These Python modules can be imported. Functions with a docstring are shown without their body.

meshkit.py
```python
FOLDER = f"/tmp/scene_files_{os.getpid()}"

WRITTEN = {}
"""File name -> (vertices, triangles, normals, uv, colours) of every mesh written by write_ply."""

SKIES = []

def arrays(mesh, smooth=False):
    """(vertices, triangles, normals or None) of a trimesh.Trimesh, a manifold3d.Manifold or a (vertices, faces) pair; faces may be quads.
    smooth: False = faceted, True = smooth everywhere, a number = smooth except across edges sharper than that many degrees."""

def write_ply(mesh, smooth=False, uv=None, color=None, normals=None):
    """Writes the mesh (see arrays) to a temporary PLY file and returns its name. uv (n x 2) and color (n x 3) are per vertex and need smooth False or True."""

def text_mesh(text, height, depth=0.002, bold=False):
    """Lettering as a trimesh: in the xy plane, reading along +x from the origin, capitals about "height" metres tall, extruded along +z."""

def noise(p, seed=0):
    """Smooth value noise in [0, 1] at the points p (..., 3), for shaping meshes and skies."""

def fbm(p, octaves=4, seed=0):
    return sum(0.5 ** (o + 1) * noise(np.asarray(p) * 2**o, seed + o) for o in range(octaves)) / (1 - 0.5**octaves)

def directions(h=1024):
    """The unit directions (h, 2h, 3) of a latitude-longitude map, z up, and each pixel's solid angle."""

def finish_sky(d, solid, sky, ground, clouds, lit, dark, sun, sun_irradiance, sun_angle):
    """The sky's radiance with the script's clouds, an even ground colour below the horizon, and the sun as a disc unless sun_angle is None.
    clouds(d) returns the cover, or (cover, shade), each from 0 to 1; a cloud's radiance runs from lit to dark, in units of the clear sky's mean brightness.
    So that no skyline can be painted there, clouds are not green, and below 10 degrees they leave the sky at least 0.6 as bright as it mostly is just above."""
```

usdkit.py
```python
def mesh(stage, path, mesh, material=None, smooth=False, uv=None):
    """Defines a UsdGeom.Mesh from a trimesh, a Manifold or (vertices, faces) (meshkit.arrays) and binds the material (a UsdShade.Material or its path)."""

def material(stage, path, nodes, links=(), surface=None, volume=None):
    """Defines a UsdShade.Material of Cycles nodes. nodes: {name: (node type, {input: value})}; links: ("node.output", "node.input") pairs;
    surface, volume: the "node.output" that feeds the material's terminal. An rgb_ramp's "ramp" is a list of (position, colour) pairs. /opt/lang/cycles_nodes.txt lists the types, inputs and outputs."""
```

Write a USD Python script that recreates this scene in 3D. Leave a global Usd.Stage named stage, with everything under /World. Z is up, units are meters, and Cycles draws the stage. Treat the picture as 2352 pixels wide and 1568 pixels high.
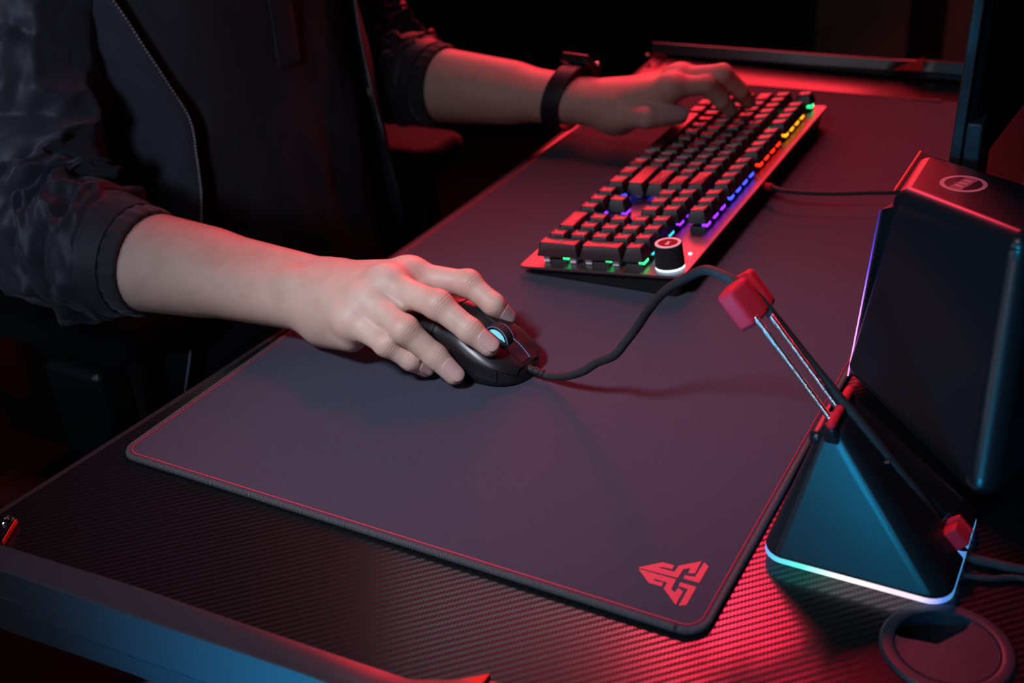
import math, random
import numpy as np
import trimesh, manifold3d, usdkit, meshkit
from shapely.geometry import Polygon, LineString, Point
from pxr import Usd, UsdGeom, UsdLux, UsdShade, Gf, Sdf, Vt

stage = Usd.Stage.CreateInMemory()
UsdGeom.SetStageUpAxis(stage, UsdGeom.Tokens.z)
UsdGeom.SetStageMetersPerUnit(stage, 1.0)
UsdGeom.Xform.Define(stage, '/World')
UsdGeom.Scope.Define(stage, '/World/Looks')
random.seed(4)

# ------------------------------------------------------------------ camera, lights, exposure
CAM = np.array([0.81003266, -0.40997282, 0.41534789])
CR = np.array([[0.87342793, 0.48234034, -0.06686888], [0.1820865, -0.45086611, -0.87382164], [-0.45162834, 0.7510443, -0.48162672]])
cam = UsdGeom.Camera.Define(stage, '/World/camera')
cam.CreateHorizontalApertureAttr(36.0)
cam.CreateVerticalApertureAttr(24.0)
cam.CreateFocalLengthAttr(36.0 * 2640.0 / 2352)
cam.CreateClippingRangeAttr(Gf.Vec2f(0.02, 50))
cam.CreateFStopAttr(7.5)
cam.CreateFocusDistanceAttr(0.735)
cam.CreateExposureAttr(0.0)
cam.AddTransformOp().Set(Gf.Matrix4d(*CR[0], 0, *(-CR[1]), 0, *(-CR[2]), 0, *CAM, 1))


def aim(prim, pos, target):
    pos, target = np.array(pos, float), np.array(target, float)
    b = pos - target
    b /= np.linalg.norm(b)
    r = np.cross([0, 0, 1.0], b)
    r /= np.linalg.norm(r)
    u = np.cross(b, r)
    UsdGeom.Xformable(prim).AddTransformOp().Set(Gf.Matrix4d(*r, 0, *u, 0, *b, 0, *pos, 1))


def rect_light(name, pos, target, w, h, color, power):
    l = UsdLux.RectLight.Define(stage, '/World/' + name)
    l.CreateWidthAttr(w)
    l.CreateHeightAttr(h)
    l.CreateColorAttr(Gf.Vec3f(*color))
    l.CreateIntensityAttr(power)
    aim(l.GetPrim(), pos, target)
    return l


dome = UsdLux.DomeLight.Define(stage, '/World/room_glow')
dome.CreateColorAttr(Gf.Vec3f(0.5, 0.6, 1.0))
dome.CreateIntensityAttr(0.002)


def spot(name, pos, target, radius, angle, soft, color, power):
    l = UsdLux.SphereLight.Define(stage, '/World/' + name)
    l.CreateRadiusAttr(radius)
    l.CreateColorAttr(Gf.Vec3f(*color))
    l.CreateIntensityAttr(power)
    sh = UsdLux.ShapingAPI.Apply(l.GetPrim())
    sh.CreateShapingConeAngleAttr(angle)
    sh.CreateShapingConeSoftnessAttr(soft)
    aim(l.GetPrim(), pos, target)


spot('red_spot', (0.27, 1.15, 1.07), (0.53, 0.30, 0.0), 0.13, 21, 0.4, (1.0, 0.02, 0.07), 58)
rect_light('red_panel', (-0.30, 2.2, 0.83), (0.48, 0.6, 0.0), 1.1, 0.82, (1.0, 0.03, 0.05), 11.0)
spot('key_spot', (0.30, -0.75, 1.15), (0.455, 0.110, 0.0), 0.12, 13, 1.0, (0.92, 0.96, 1.14), 126)
rect_light('cool_fill', (0.25, -0.80, 1.30), (0.55, 0.2, 0.0), 0.36, 0.36, (0.76, 0.84, 1.0), 5.0)  # added cool fill, gives edge highlights outside the key cone
rect_light('side_fill', (-0.30, -1.20, 0.62), (0.30, 0.60, 0.05), 0.50, 0.42, (0.88, 0.86, 1.0), 2.6)  # added fill, mirrored in the far trim and brightening the left arm
rect_light('grey_panel', (-0.4, 2.1, 1.93), (0.3, 0.6, 0.0), 0.5, 0.5, (0.95, 0.85, 1.0), 4.0)
rect_light('grey_panel_left', (-0.72, 1.65, 1.88), (0.5, 0.0, 0.0), 0.45, 0.45, (0.95, 0.85, 1.0), 1.6)
spot('blue_fill', (0.60, -1.20, 0.72), (-0.08, 0.20, 0.15), 0.12, 9, 0.8, (0.55, 0.68, 1.0), 95)  # added blue fill on the right sleeve and jacket
spot('teal_spot', (0.64, -1.20, 0.42), (0.785, 0.18, 0.08), 0.10, 8.5, 0.8, (0.015, 0.5, 1.0), 90)
spot('teal_floor_spot', (0.38, -0.75, -0.30), (0.62, -0.11, 0.0), 0.08, 20, 0.6, (0.03, 0.5, 1.0), 330)

# ------------------------------------------------------------------ helpers
PI = math.pi
used = {}


def numbered(path):
    n = used.get(path, -1) + 1
    used[path] = n
    return path if n == 0 else f'{path}_{n:03d}'


def path_of(parent):
    return '/World' if parent is None else str(parent.GetPath())


def obj(name, mesh, m, parent=None, smooth=35, prim=None):
    p = numbered(path_of(parent) + '/' + name)
    g = usdkit.mesh(stage, p, mesh, '/World/Looks/' + m, smooth=smooth)
    if prim:
        for k, v in prim.items():
            UsdGeom.PrimvarsAPI(g).CreatePrimvar(k, Sdf.ValueTypeNames.FloatArray, 'vertex').Set(Vt.FloatArray.FromNumpy(np.asarray(v, np.float32)))
    return g.GetPrim()


def tag(p, label=None, cat=None, group=None, kind=None):
    for k, v in (('label', label), ('category', cat), ('group', group), ('kind', kind)):
        if v:
            p.SetCustomDataByKey(k, v)
    return p


def thing(name, label, cat, loc=(0, 0, 0), mat=None, group=None):
    x = UsdGeom.Xform.Define(stage, numbered('/World/' + name))
    if mat is not None:
        x.AddTransformOp().Set(mat)
    elif any(loc):
        x.AddTranslateOp().Set(Gf.Vec3d(*loc))
    return tag(x.GetPrim(), label, cat, group)


def cat_(*ms):
    vs, fs, n = [], [], 0
    for m in ms:
        v, f, _ = meshkit.arrays(m)
        vs.append(v)
        fs.append(f + n)
        n += len(v)
    return trimesh.Trimesh(np.vstack(vs), np.vstack(fs), process=False)


def move(m, d):
    v, f, _ = meshkit.arrays(m)
    return trimesh.Trimesh(v + np.asarray(d, float), f, process=False)


def xf(m, M):
    v, f, _ = meshkit.arrays(m)
    M = np.asarray(M)
    return trimesh.Trimesh(v @ M[:3, :3].T + M[:3, 3], f, process=False)


def rotz(a):
    M = np.eye(4)
    M[:2, :2] = [[math.cos(a), -math.sin(a)], [math.sin(a), math.cos(a)]]
    return M


def hull(pts, r, seg=12):
    """Rounded solid: the hull of spheres at the points (r: one radius or one for each)."""
    r = np.broadcast_to(r, len(pts))
    return manifold3d.Manifold.batch_hull([manifold3d.Manifold.sphere(float(q), seg).translate(tuple(map(float, p))) for p, q in zip(pts, r)])


def rbox(x0, x1, y0, y1, z0, z1, r=0.002, seg=12):
    r = min(r, (x1 - x0) / 2.01, (y1 - y0) / 2.01, (z1 - z0) / 2.01)
    return hull([(x, y, z) for x in (x0 + r, x1 - r) for y in (y0 + r, y1 - r) for z in (z0 + r, z1 - r)], r, seg)


def box(x0, x1, y0, y1, z0, z1):
    m = trimesh.creation.box((x1 - x0, y1 - y0, z1 - z0))
    m.apply_translation(((x0 + x1) / 2, (y0 + y1) / 2, (z0 + z1) / 2))
    return m


def prism(poly, z0, z1):
    m = trimesh.creation.extrude_polygon(poly, z1 - z0, engine='earcut')
    m.apply_translation((0, 0, z0))
    return m


def slab(poly, z0, z1, b=0.001, n=3):
    """Extruded outline with rounded upper and lower edges."""
    cs = manifold3d.CrossSection([np.array(poly.exterior.coords)[:-1]])
    parts = []
    for i in range(n + 1):
        a = PI / 2 * i / n
        ins, up = b * (1 - math.sin(a)), b * (1 - math.cos(a))
        c = cs.offset(-ins, manifold3d.JoinType.Round) if ins > 1e-9 else cs
        parts.append(manifold3d.Manifold.extrude(c, z1 - z0 - 2 * up).translate((0, 0, z0 + up)))
    m = parts[0]
    for q in parts[1:]:
        m = m + q
    return m


def spline(pts, n=80):
    pts = np.array(pts, float)
    P = np.vstack([2 * pts[0] - pts[1], pts, 2 * pts[-1] - pts[-2]])
    out = []
    seg = len(pts) - 1
    for u in np.linspace(0, seg, n):
        i = min(int(u), seg - 1)
        t = u - i
        a, b, c, d = P[i:i + 4]
        out.append(0.5 * (2 * b + (c - a) * t + (2 * a - 5 * b + 4 * c - d) * t * t + (3 * b - a - 3 * c + d) * t ** 3))
    return np.array(out)


def frames(P, up=None, closed=False):
    T = np.gradient(P, axis=0) if not closed else np.roll(P, -1, 0) - np.roll(P, 1, 0)
    T /= np.linalg.norm(T, axis=1, keepdims=True)
    u = np.array([0, 0, 1.0]) if up is None else np.array(up, float)
    if abs(T[0] @ u) > 0.95:
        u = np.array([1.0, 0, 0])
    N = [u - T[0] * (T[0] @ u)]
    N[0] /= np.linalg.norm(N[0])
    for i in range(1, len(P)):
        v = N[-1] - T[i] * (N[-1] @ T[i])
        N.append(v / np.linalg.norm(v))
    N = np.array(N)
    return T, N, np.cross(T, N)


def tube(P, r, seg=8, closed=False, up=None, caps=True):
    P = np.asarray(P, float)
    n = len(P)
    T, N, B = frames(P, up, closed)
    r = np.broadcast_to(np.asarray(r, float), (n,) if np.ndim(r) < 2 else (n, seg))
    a = np.arange(seg) / seg * 2 * PI
    rr = r[:, None] if r.ndim == 1 else r
    V = P[:, None] + rr[..., None] * (np.cos(a)[None, :, None] * N[:, None] + np.sin(a)[None, :, None] * B[:, None])
    V = V.reshape(-1, 3)
    k = n if closed else n - 1
    i, j = np.meshgrid(np.arange(k), np.arange(seg), indexing='ij')
    A, Bq = i * seg + j, i * seg + (j + 1) % seg
    C, D = ((i + 1) % n) * seg + (j + 1) % seg, ((i + 1) % n) * seg + j
    F = np.stack([A, Bq, C, D], -1).reshape(-1, 4)
    F = np.vstack([F[:, [0, 1, 2]], F[:, [0, 2, 3]]])
    if caps and not closed:
        c0, c1 = len(V), len(V) + 1
        V = np.vstack([V, P[:1], P[-1:]])
        s = np.arange(seg)
        F = np.vstack([F, np.c_[np.full(seg, c0), (s + 1) % seg, s], np.c_[np.full(seg, c1), (n - 1) * seg + s, (n - 1) * seg + (s + 1) % seg]])
    return trimesh.Trimesh(V, F, process=False)


def loft(rings, caps=True, closed=False):
    """rings: (n, seg, 3)."""
    R = np.asarray(rings, float)
    n, seg = R.shape[:2]
    V = R.reshape(-1, 3)
    k = n if closed else n - 1
    i, j = np.meshgrid(np.arange(k), np.arange(seg), indexing='ij')
    A, B = i * seg + j, i * seg + (j + 1) % seg
    C, D = ((i + 1) % n) * seg + (j + 1) % seg, ((i + 1) % n) * seg + j
    F = np.stack([A, B, C, D], -1).reshape(-1, 4)
    F = np.vstack([F[:, [0, 1, 2]], F[:, [0, 2, 3]]])
    if caps and not closed:
        V = np.vstack([V, R[0].mean(0), R[-1].mean(0)])
        c0, s = n * seg, np.arange(seg)
        F = np.vstack([F, np.c_[np.full(seg, c0), (s + 1) % seg, s], np.c_[np.full(seg, c0 + 1), (n - 1) * seg + s, (n - 1) * seg + (s + 1) % seg]])
    m = trimesh.Trimesh(V, F, process=False)
    if m.volume < 0:
        m.invert()
    return m


def sheet(G, th):
    """A grid (n, m, 3) made into a closed sheet of thickness th."""
    G = np.asarray(G, float)
    n, m = G.shape[:2]
    du, dv = np.gradient(G, axis=0), np.gradient(G, axis=1)
    N = np.cross(du, dv)
    N /= np.maximum(np.linalg.norm(N, axis=-1, keepdims=True), 1e-12)
    V = np.vstack([G.reshape(-1, 3), (G - N * th).reshape(-1, 3)])
    i, j = np.meshgrid(np.arange(n - 1), np.arange(m - 1), indexing='ij')
    a = (i * m + j).ravel()
    q = np.c_[a, a + m, a + m + 1, a + 1]
    o = n * m
    F = [q, q[:, ::-1] + o]
    for e in (np.arange(m), (n - 1) * m + np.arange(m)[::-1], np.arange(n)[::-1] * m, np.arange(n) * m + m - 1):
        F.append(np.c_[e[:-1], e[1:], e[1:] + o, e[:-1] + o])
    F = np.vstack(F)
    return trimesh.Trimesh(V, np.vstack([F[:, [0, 1, 2]], F[:, [0, 2, 3]]]), process=False)


def lathe(profile, seg=48, ring=False):
    """profile: (r, z) from the bottom to the top, around z."""
    a = np.arange(seg) / seg * 2 * PI
    return loft([[(max(r, 1e-5) * math.cos(t), max(r, 1e-5) * math.sin(t), z) for t in a] for r, z in profile], closed=ring)


def surface_nets(F, lo, h):
    S = F < 0
    nx, ny, nz = F.shape
    cnt = np.zeros((nx - 1, ny - 1, nz - 1), np.int8)
    for a in (0, 1):
        for b in (0, 1):
            for c in (0, 1):
                cnt += S[a:nx - 1 + a, b:ny - 1 + b, c:nz - 1 + c]
    act = (cnt > 0) & (cnt < 8)
    I = np.argwhere(act)
    idx = np.full(act.shape, -1, np.int64)
    idx[act] = np.arange(len(I))
    acc, num = np.zeros((len(I), 3)), np.zeros(len(I))
    corners = [(a, b, c) for a in (0, 1) for b in (0, 1) for c in (0, 1)]
    val = {c: F[I[:, 0] + c[0], I[:, 1] + c[1], I[:, 2] + c[2]] for c in corners}
    for c in corners:
        for ax in range(3):
            if c[ax] == 0:
                d = tuple(v + (k == ax) for k, v in enumerate(c))
                f0, f1 = val[c], val[d]
                x = (f0 < 0) != (f1 < 0)
                t = np.where(x, f0 / np.where(x, f0 - f1, 1), 0)
                p = np.tile(np.array(c, float), (len(I), 1))
                p[:, ax] += t
                acc[x] += p[x]
                num[x] += 1
    V = lo + h * (I + acc / num[:, None])
    faces = []
    for ax in range(3):
        o1, o2 = [k for k in range(3) if k != ax]
        sl0, sl1 = [slice(None)] * 3, [slice(None)] * 3
        sl0[ax], sl1[ax] = slice(0, -1), slice(1, None)
        a, b = S[tuple(sl0)], S[tuple(sl1)]
        E = np.argwhere(a != b)
        E = E[(E[:, o1] > 0) & (E[:, o2] > 0) & (E[:, o1] < F.shape[o1] - 1) & (E[:, o2] < F.shape[o2] - 1)]
        inside = a[E[:, 0], E[:, 1], E[:, 2]]

        def cell(d1, d2):
            q = E.copy()
            q[:, o1] -= d1
            q[:, o2] -= d2
            return idx[q[:, 0], q[:, 1], q[:, 2]]
        Q = np.c_[cell(1, 1), cell(0, 1), cell(0, 0), cell(1, 0)]
        flip = inside if ax != 1 else ~inside
        Q[~flip] = Q[~flip][:, ::-1]
        faces.append(Q)
    Q = np.vstack(faces)
    return trimesh.Trimesh(V, np.vstack([Q[:, [0, 1, 2]], Q[:, [0, 2, 3]]]), process=False)


class Field:
    """A signed distance field on a grid, built of round cones."""

    def __init__(self, lo, hi, h):
        self.lo, self.h = np.array(lo, float), h
        self.n = np.ceil((np.array(hi) - self.lo) / h).astype(int) + 1
        self.ax = [np.float32(self.lo[k]) + np.float32(h) * np.arange(self.n[k], dtype=np.float32) for k in range(3)]
        self.F = np.full(self.n, 0.05, np.float32)

    def blank(self):
        return np.full(self.n, 0.05, np.float32)

    def cone(self, F, a, b, ra, rb, k=0.0, squash=None):
        a, b = np.array(a, np.float32), np.array(b, np.float32)
        m = max(ra, rb) + k + 2.5 * self.h + 0.004
        s = []
        for i in range(3):
            l0 = int(max(0, math.floor((min(a[i], b[i]) - m - self.lo[i]) / self.h)))
            l1 = int(min(self.n[i], math.ceil((max(a[i], b[i]) + m - self.lo[i]) / self.h) + 1))
            if l1 <= l0:
                return
            s.append(slice(l0, l1))
        x, y, z = self.ax[0][s[0]][:, None, None], self.ax[1][s[1]][None, :, None], self.ax[2][s[2]][None, None, :]
        d = b - a
        L2 = max(float(d @ d), 1e-12)
        t = np.clip(((x - a[0]) * d[0] + (y - a[1]) * d[1] + (z - a[2]) * d[2]) / np.float32(L2), 0, 1)
        q = np.sqrt((x - a[0] - t * d[0]) ** 2 + (y - a[1] - t * d[1]) ** 2 + (z - a[2] - t * d[2]) ** 2) - (np.float32(ra) + t * np.float32(rb - ra))
        F[tuple(s)] = smin(F[tuple(s)], q, k)

    def mesh(self, F):
        return surface_nets(F, self.lo, self.h)


def smin(a, b, k):
    if k <= 0:
        return np.minimum(a, b)
    hh = np.maximum(k - np.abs(a - b), 0) / np.float32(k)
    return np.minimum(a, b) - hh * hh * np.float32(k / 4)


# ------------------------------------------------------------------ materials
def mat(name, base, rough=0.5, metal=0.0, spec=0.5, coat=0.0, bump=None, noise=None, emit=None, sheen=0.0, obj_coords=False, aniso=0.0, sss=0.0):
    """bump: (scale, strength, distance); noise: (scale, second colour, low, high)."""
    p = {'base_color': base, 'roughness': rough, 'metallic': metal, 'specular_ior_level': spec, 'coat_weight': coat, 'sheen_weight': sheen, 'anisotropic': aniso}
    if emit:
        p['emission_color'], p['emission_strength'] = emit[0], emit[1]
    n, l = {'p': ('principled_bsdf', p)}, []
    if noise or bump:
        n['g'] = ('texture_coordinate', {}) if obj_coords else ('geometry', {})
    src = 'g.object' if obj_coords else 'g.position'
    if noise:
        n['n'] = ('noise_texture', {'scale': noise[0], 'detail': 4.0})
        n['r'] = ('rgb_ramp', {'ramp': [(noise[2], base), (noise[3], noise[1])]})
        l += [(src, 'n.vector'), ('n.fac', 'r.fac'), ('r.color', 'p.base_color')]
    if bump:
        n['bn'] = ('noise_texture', {'scale': bump[0], 'detail': 3.0})
        n['b'] = ('bump', {'strength': bump[1], 'distance': bump[2]})
        l += [(src, 'bn.vector'), ('bn.fac', 'b.height'), ('b.normal', 'p.normal')]
    return usdkit.material(stage, '/World/Looks/' + name, n, l, surface='p.BSDF')


def glow(name, color, power, base=(0.02, 0.02, 0.02)):
    return mat(name, base, 0.4, emit=(color, power))


mat('room_paint', (0.008, 0.007, 0.008), 0.8, bump=(60, 0.2, 0.002))
mat('floor_dark', (0.003, 0.003, 0.0035), 0.8, 0.0, 0.1, noise=(8, (0.0045, 0.0045, 0.005), 0.4, 0.7))
mat('cabinet_brown', (0.26, 0.16, 0.13), 0.5, noise=(6, (0.2, 0.12, 0.1), 0.4, 0.7))
mat('black_plastic', (0.012, 0.013, 0.015), 0.42, bump=(2500, 0.08, 0.0003))
mat('satin_plastic', (0.008, 0.012, 0.016), 0.32, bump=(1800, 0.05, 0.0003))
mat('soft_black', (0.014, 0.014, 0.016), 0.6)
mat('chrome', (0.75, 0.78, 0.8), 0.12, 1.0)
mat('spring_steel', (0.85, 0.9, 0.92), 0.18, 1.0)
mat('red_plastic', (0.72, 0.022, 0.045), 0.55, 0.0, 0.12, bump=(900, 0.05, 0.0003))
mat('red_matte', (0.30, 0.02, 0.025), 0.8, 0.0, 0.05)
mat('red_accent', (0.90, 0.035, 0.025), 0.6, 0.0, 0.2)
mat('trim_metal', (0.021, 0.025, 0.033), 0.26, 0.0, 0.45, bump=(1500, 0.1, 0.0002))
mat('plate_metal', (0.23, 0.20, 0.20), 0.36, 0.9, bump=(700, 0.06, 0.0002))
mat('keycap_plastic', (0.009, 0.011, 0.015), 0.31, 0.0, 0.6, bump=(3000, 0.06, 0.0002))
mat('legend_print', (0.55, 0.42, 0.40), 0.5)
mat('switch_plastic', (0.03, 0.03, 0.035), 0.3)
mat('white_plastic', (0.75, 0.76, 0.8), 0.4)
mat('mouse_plastic', (0.012, 0.012, 0.014), 0.33, bump=(2600, 0.06, 0.0002))
mat('rubber', (0.008, 0.008, 0.009), 0.65)
mat('seam_black', (0.002, 0.002, 0.002), 0.8)
mat('hole_black', (0.003, 0.003, 0.003), 0.9)
mat('grommet_plastic', (0.016, 0.024, 0.036), 0.45, noise=(40, (0.020, 0.030, 0.043), 0.4, 0.6), bump=(300, 0.1, 0.0004))
mat('monitor_plastic', (0.03, 0.033, 0.04), 0.42)
mat('monitor_back', (0.016, 0.013, 0.014), 0.35)
mat('screen', (0.01, 0.01, 0.012), 0.15)
mat('logo_print', (0.80, 0.06, 0.10), 0.75, bump=(1600, 0.25, 0.0003))
mat('mark_print', (0.42, 0.30, 0.34), 0.5)
mat('mark_dull', (0.20, 0.10, 0.12), 0.5)
mat('jacket_cloth', (0.024, 0.024, 0.030), 0.5, spec=0.2, sheen=0.1, bump=(900, 0.12, 0.0005))
mat('knit_cloth', (0.013, 0.013, 0.016), 0.8, sheen=0.2, bump=(700, 0.4, 0.0006))
mat('shirt_cloth', (0.013, 0.011, 0.013), 0.85, sheen=0.15, bump=(1100, 0.3, 0.0005))
mat('trouser_cloth', (0.010, 0.010, 0.012), 0.85, sheen=0.1, bump=(800, 0.3, 0.0005))
mat('zip_teeth', (0.10, 0.09, 0.09), 0.35, 0.8)
mat('hair_dark', (0.006, 0.005, 0.005), 0.4)
mat('chair_black', (0.004, 0.0045, 0.006), 0.7, 0.0, 0.15, bump=(500, 0.15, 0.0006))
mat('chair_red', (0.10, 0.006, 0.008), 0.5, bump=(500, 0.15, 0.0006))
mat('watch_band', (0.012, 0.012, 0.018), 0.5)
mat('nail', (0.62, 0.39, 0.36), 0.32)
mat('thread_red', (0.55, 0.02, 0.05), 0.6)
mat('strip_red', (0.5, 0.03, 0.03), 0.35)
glow('led_green', (0.02, 1.0, 0.22), 3.0)
glow('led_green_dim', (0.02, 1.0, 0.15), 0.6)
glow('led_amber', (1.0, 0.35, 0.01), 2.5)
glow('led_red', (1.0, 0.015, 0.005), 4.0)
glow('led_blue', (0.03, 0.05, 1.0), 4.0)
glow('led_violet', (0.22, 0.02, 1.0), 3.0)
glow('led_cyan', (0.02, 0.65, 0.9), 1.6)
glow('led_white', (0.6, 0.8, 1.0), 2.2)
glow('ring_white', (0.95, 0.92, 1.0), 1.1)
glow('wheel_glow', (0.25, 0.8, 0.95), 0.9)
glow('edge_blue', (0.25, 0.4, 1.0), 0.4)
glow('trim_red', (1.0, 0.01, 0.01), 7.0)
glow('speaker_red_glint', (1.0, 0.02, 0.02), 0.6)  # red reflection on the speaker edge, put in as emission


def gradient_glow(name, axis, stops, power):
    """A colour LED strip: colours at positions along the world axis (in metres)."""
    a, b = stops[0][0], stops[-1][0]
    usdkit.material(stage, '/World/Looks/' + name, {
        'g': ('geometry', {}), 's': ('separate_xyz', {}), 'm': ('map_range', {'from_min': a, 'from_max': b, 'clamp': True}),
        'r': ('rgb_ramp', {'ramp': [((x - a) / (b - a), c) for x, c in stops]}),
        'p': ('principled_bsdf', {'base_color': (0.05, 0.05, 0.05), 'emission_strength': power})},
        [('g.position', 's.vector'), ('s.' + axis, 'm.value'), ('m.result', 'r.fac'), ('r.color', 'p.emission_color')], surface='p.BSDF')


gradient_glow('base_led', 'x', [(0.668, (0.12, 0.3, 0.9)), (0.674, (0.1, 0.55, 0.8)), (0.690, (0.12, 0.9, 0.75)), (0.712, (1.0, 0.95, 1.0)), (0.735, (1.0, 0.75, 0.88)), (0.752, (0.8, 0.7, 1.0)), (0.762, (0.1, 0.22, 0.75)), (0.766, (0.05, 0.25, 0.5))], 1.2)
gradient_glow('tower_led', 'z', [(0.0, (1.0, 0.35, 0.75)), (0.035, (1.0, 0.35, 0.9)), (0.06, (0.6, 0.25, 1.0)), (0.085, (0.12, 0.06, 0.9)), (0.11, (0.04, 0.02, 0.35)), (0.125, (0.02, 0.01, 0.16))], 1.3)


def carbon_material():
    """2/2 twill carbon foil: two tow directions with their own gloss and slant."""
    s = 0.001468
    n = {'g': ('geometry', {}), 'x': ('separate_xyz', {}),
         'u': ('math', {'math_type': 'divide', 'value2': s}), 'v': ('math', {'math_type': 'divide', 'value2': s}),
         'fu': ('math', {'math_type': 'floor'}), 'fv': ('math', {'math_type': 'floor'}),
         'd': ('math', {'math_type': 'subtract'}), 'mo': ('math', {'math_type': 'floored_modulo', 'value2': 4.0}), 'lt': ('math', {'math_type': 'less_than', 'value2': 2.0}),
         'ns': ('noise_texture', {'scale': 1400.0, 'detail': 2.0}), 'nb': ('noise_texture', {'scale': 30.0, 'detail': 3.0}),
         'b': ('bump', {'strength': 0.10, 'distance': 0.0003}),
         'pa': ('principled_bsdf', {'base_color': (0.004, 0.004, 0.005), 'roughness': 0.20, 'specular_ior_level': 0.6}),
         'pb': ('principled_bsdf', {'base_color': (0.005, 0.005, 0.006), 'roughness': 0.42, 'specular_ior_level': 0.26}),
         'mx': ('mix_closure', {})}
    usdkit.material(stage, '/World/Looks/carbon', n, [
        ('g.position', 'x.vector'), ('x.x', 'u.value1'), ('x.y', 'v.value1'), ('u.value', 'fu.value1'), ('v.value', 'fv.value1'), ('fu.value', 'd.value1'), ('fv.value', 'd.value2'),
        ('d.value', 'mo.value1'), ('mo.value', 'lt.value1'), ('lt.value', 'mx.fac'), ('g.position', 'ns.vector'), ('ns.fac', 'b.height'), ('b.normal', 'pa.normal'), ('b.normal', 'pb.normal'),
        ('pb.BSDF', 'mx.closure1'), ('pa.BSDF', 'mx.closure2')], surface='mx.closure')


carbon_material()


def cloth_mat_material():
    """The mat's woven face: a fine grid of threads."""
    k = 2 * PI / 0.00072
    n = {'g': ('geometry', {}), 'x': ('separate_xyz', {}), 'nz': ('noise_texture', {'scale': 260.0, 'detail': 3.0}),
         'u': ('math', {'math_type': 'multiply', 'value2': k}), 'v': ('math', {'math_type': 'multiply', 'value2': k}),
         'su': ('math', {'math_type': 'sine'}), 'sv': ('math', {'math_type': 'sine'}), 'm': ('math', {'math_type': 'multiply'}),
         'a': ('math', {'math_type': 'multiply_add', 'value2': 0.5, 'value3': 0.5}),
         'r': ('rgb_ramp', {'ramp': [(0.0, (0.015, 0.0155, 0.031)), (1.0, (0.050, 0.051, 0.100))]}),
         'mm': ('mix', {'mix_type': 'multiply', 'fac': 0.35}),
         'b': ('bump', {'strength': 0.35, 'distance': 0.0003}),
         'p': ('principled_bsdf', {'roughness': 0.85, 'specular_ior_level': 0.25, 'sheen_weight': 0.12, 'sheen_roughness': 0.6})}
    usdkit.material(stage, '/World/Looks/mat_weave', n, [
        ('g.position', 'x.vector'), ('x.x', 'u.value1'), ('x.y', 'v.value1'), ('u.value', 'su.value1'), ('v.value', 'sv.value1'), ('su.value', 'm.value1'), ('sv.value', 'm.value2'),
        ('m.value', 'a.value1'), ('a.value', 'r.fac'), ('g.position', 'nz.vector'), ('r.color', 'mm.color1'), ('nz.color', 'mm.color2'), ('mm.color', 'p.base_color'),
        ('a.value', 'b.height'), ('b.normal', 'p.normal')], surface='p.BSDF')


cloth_mat_material()


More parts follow.
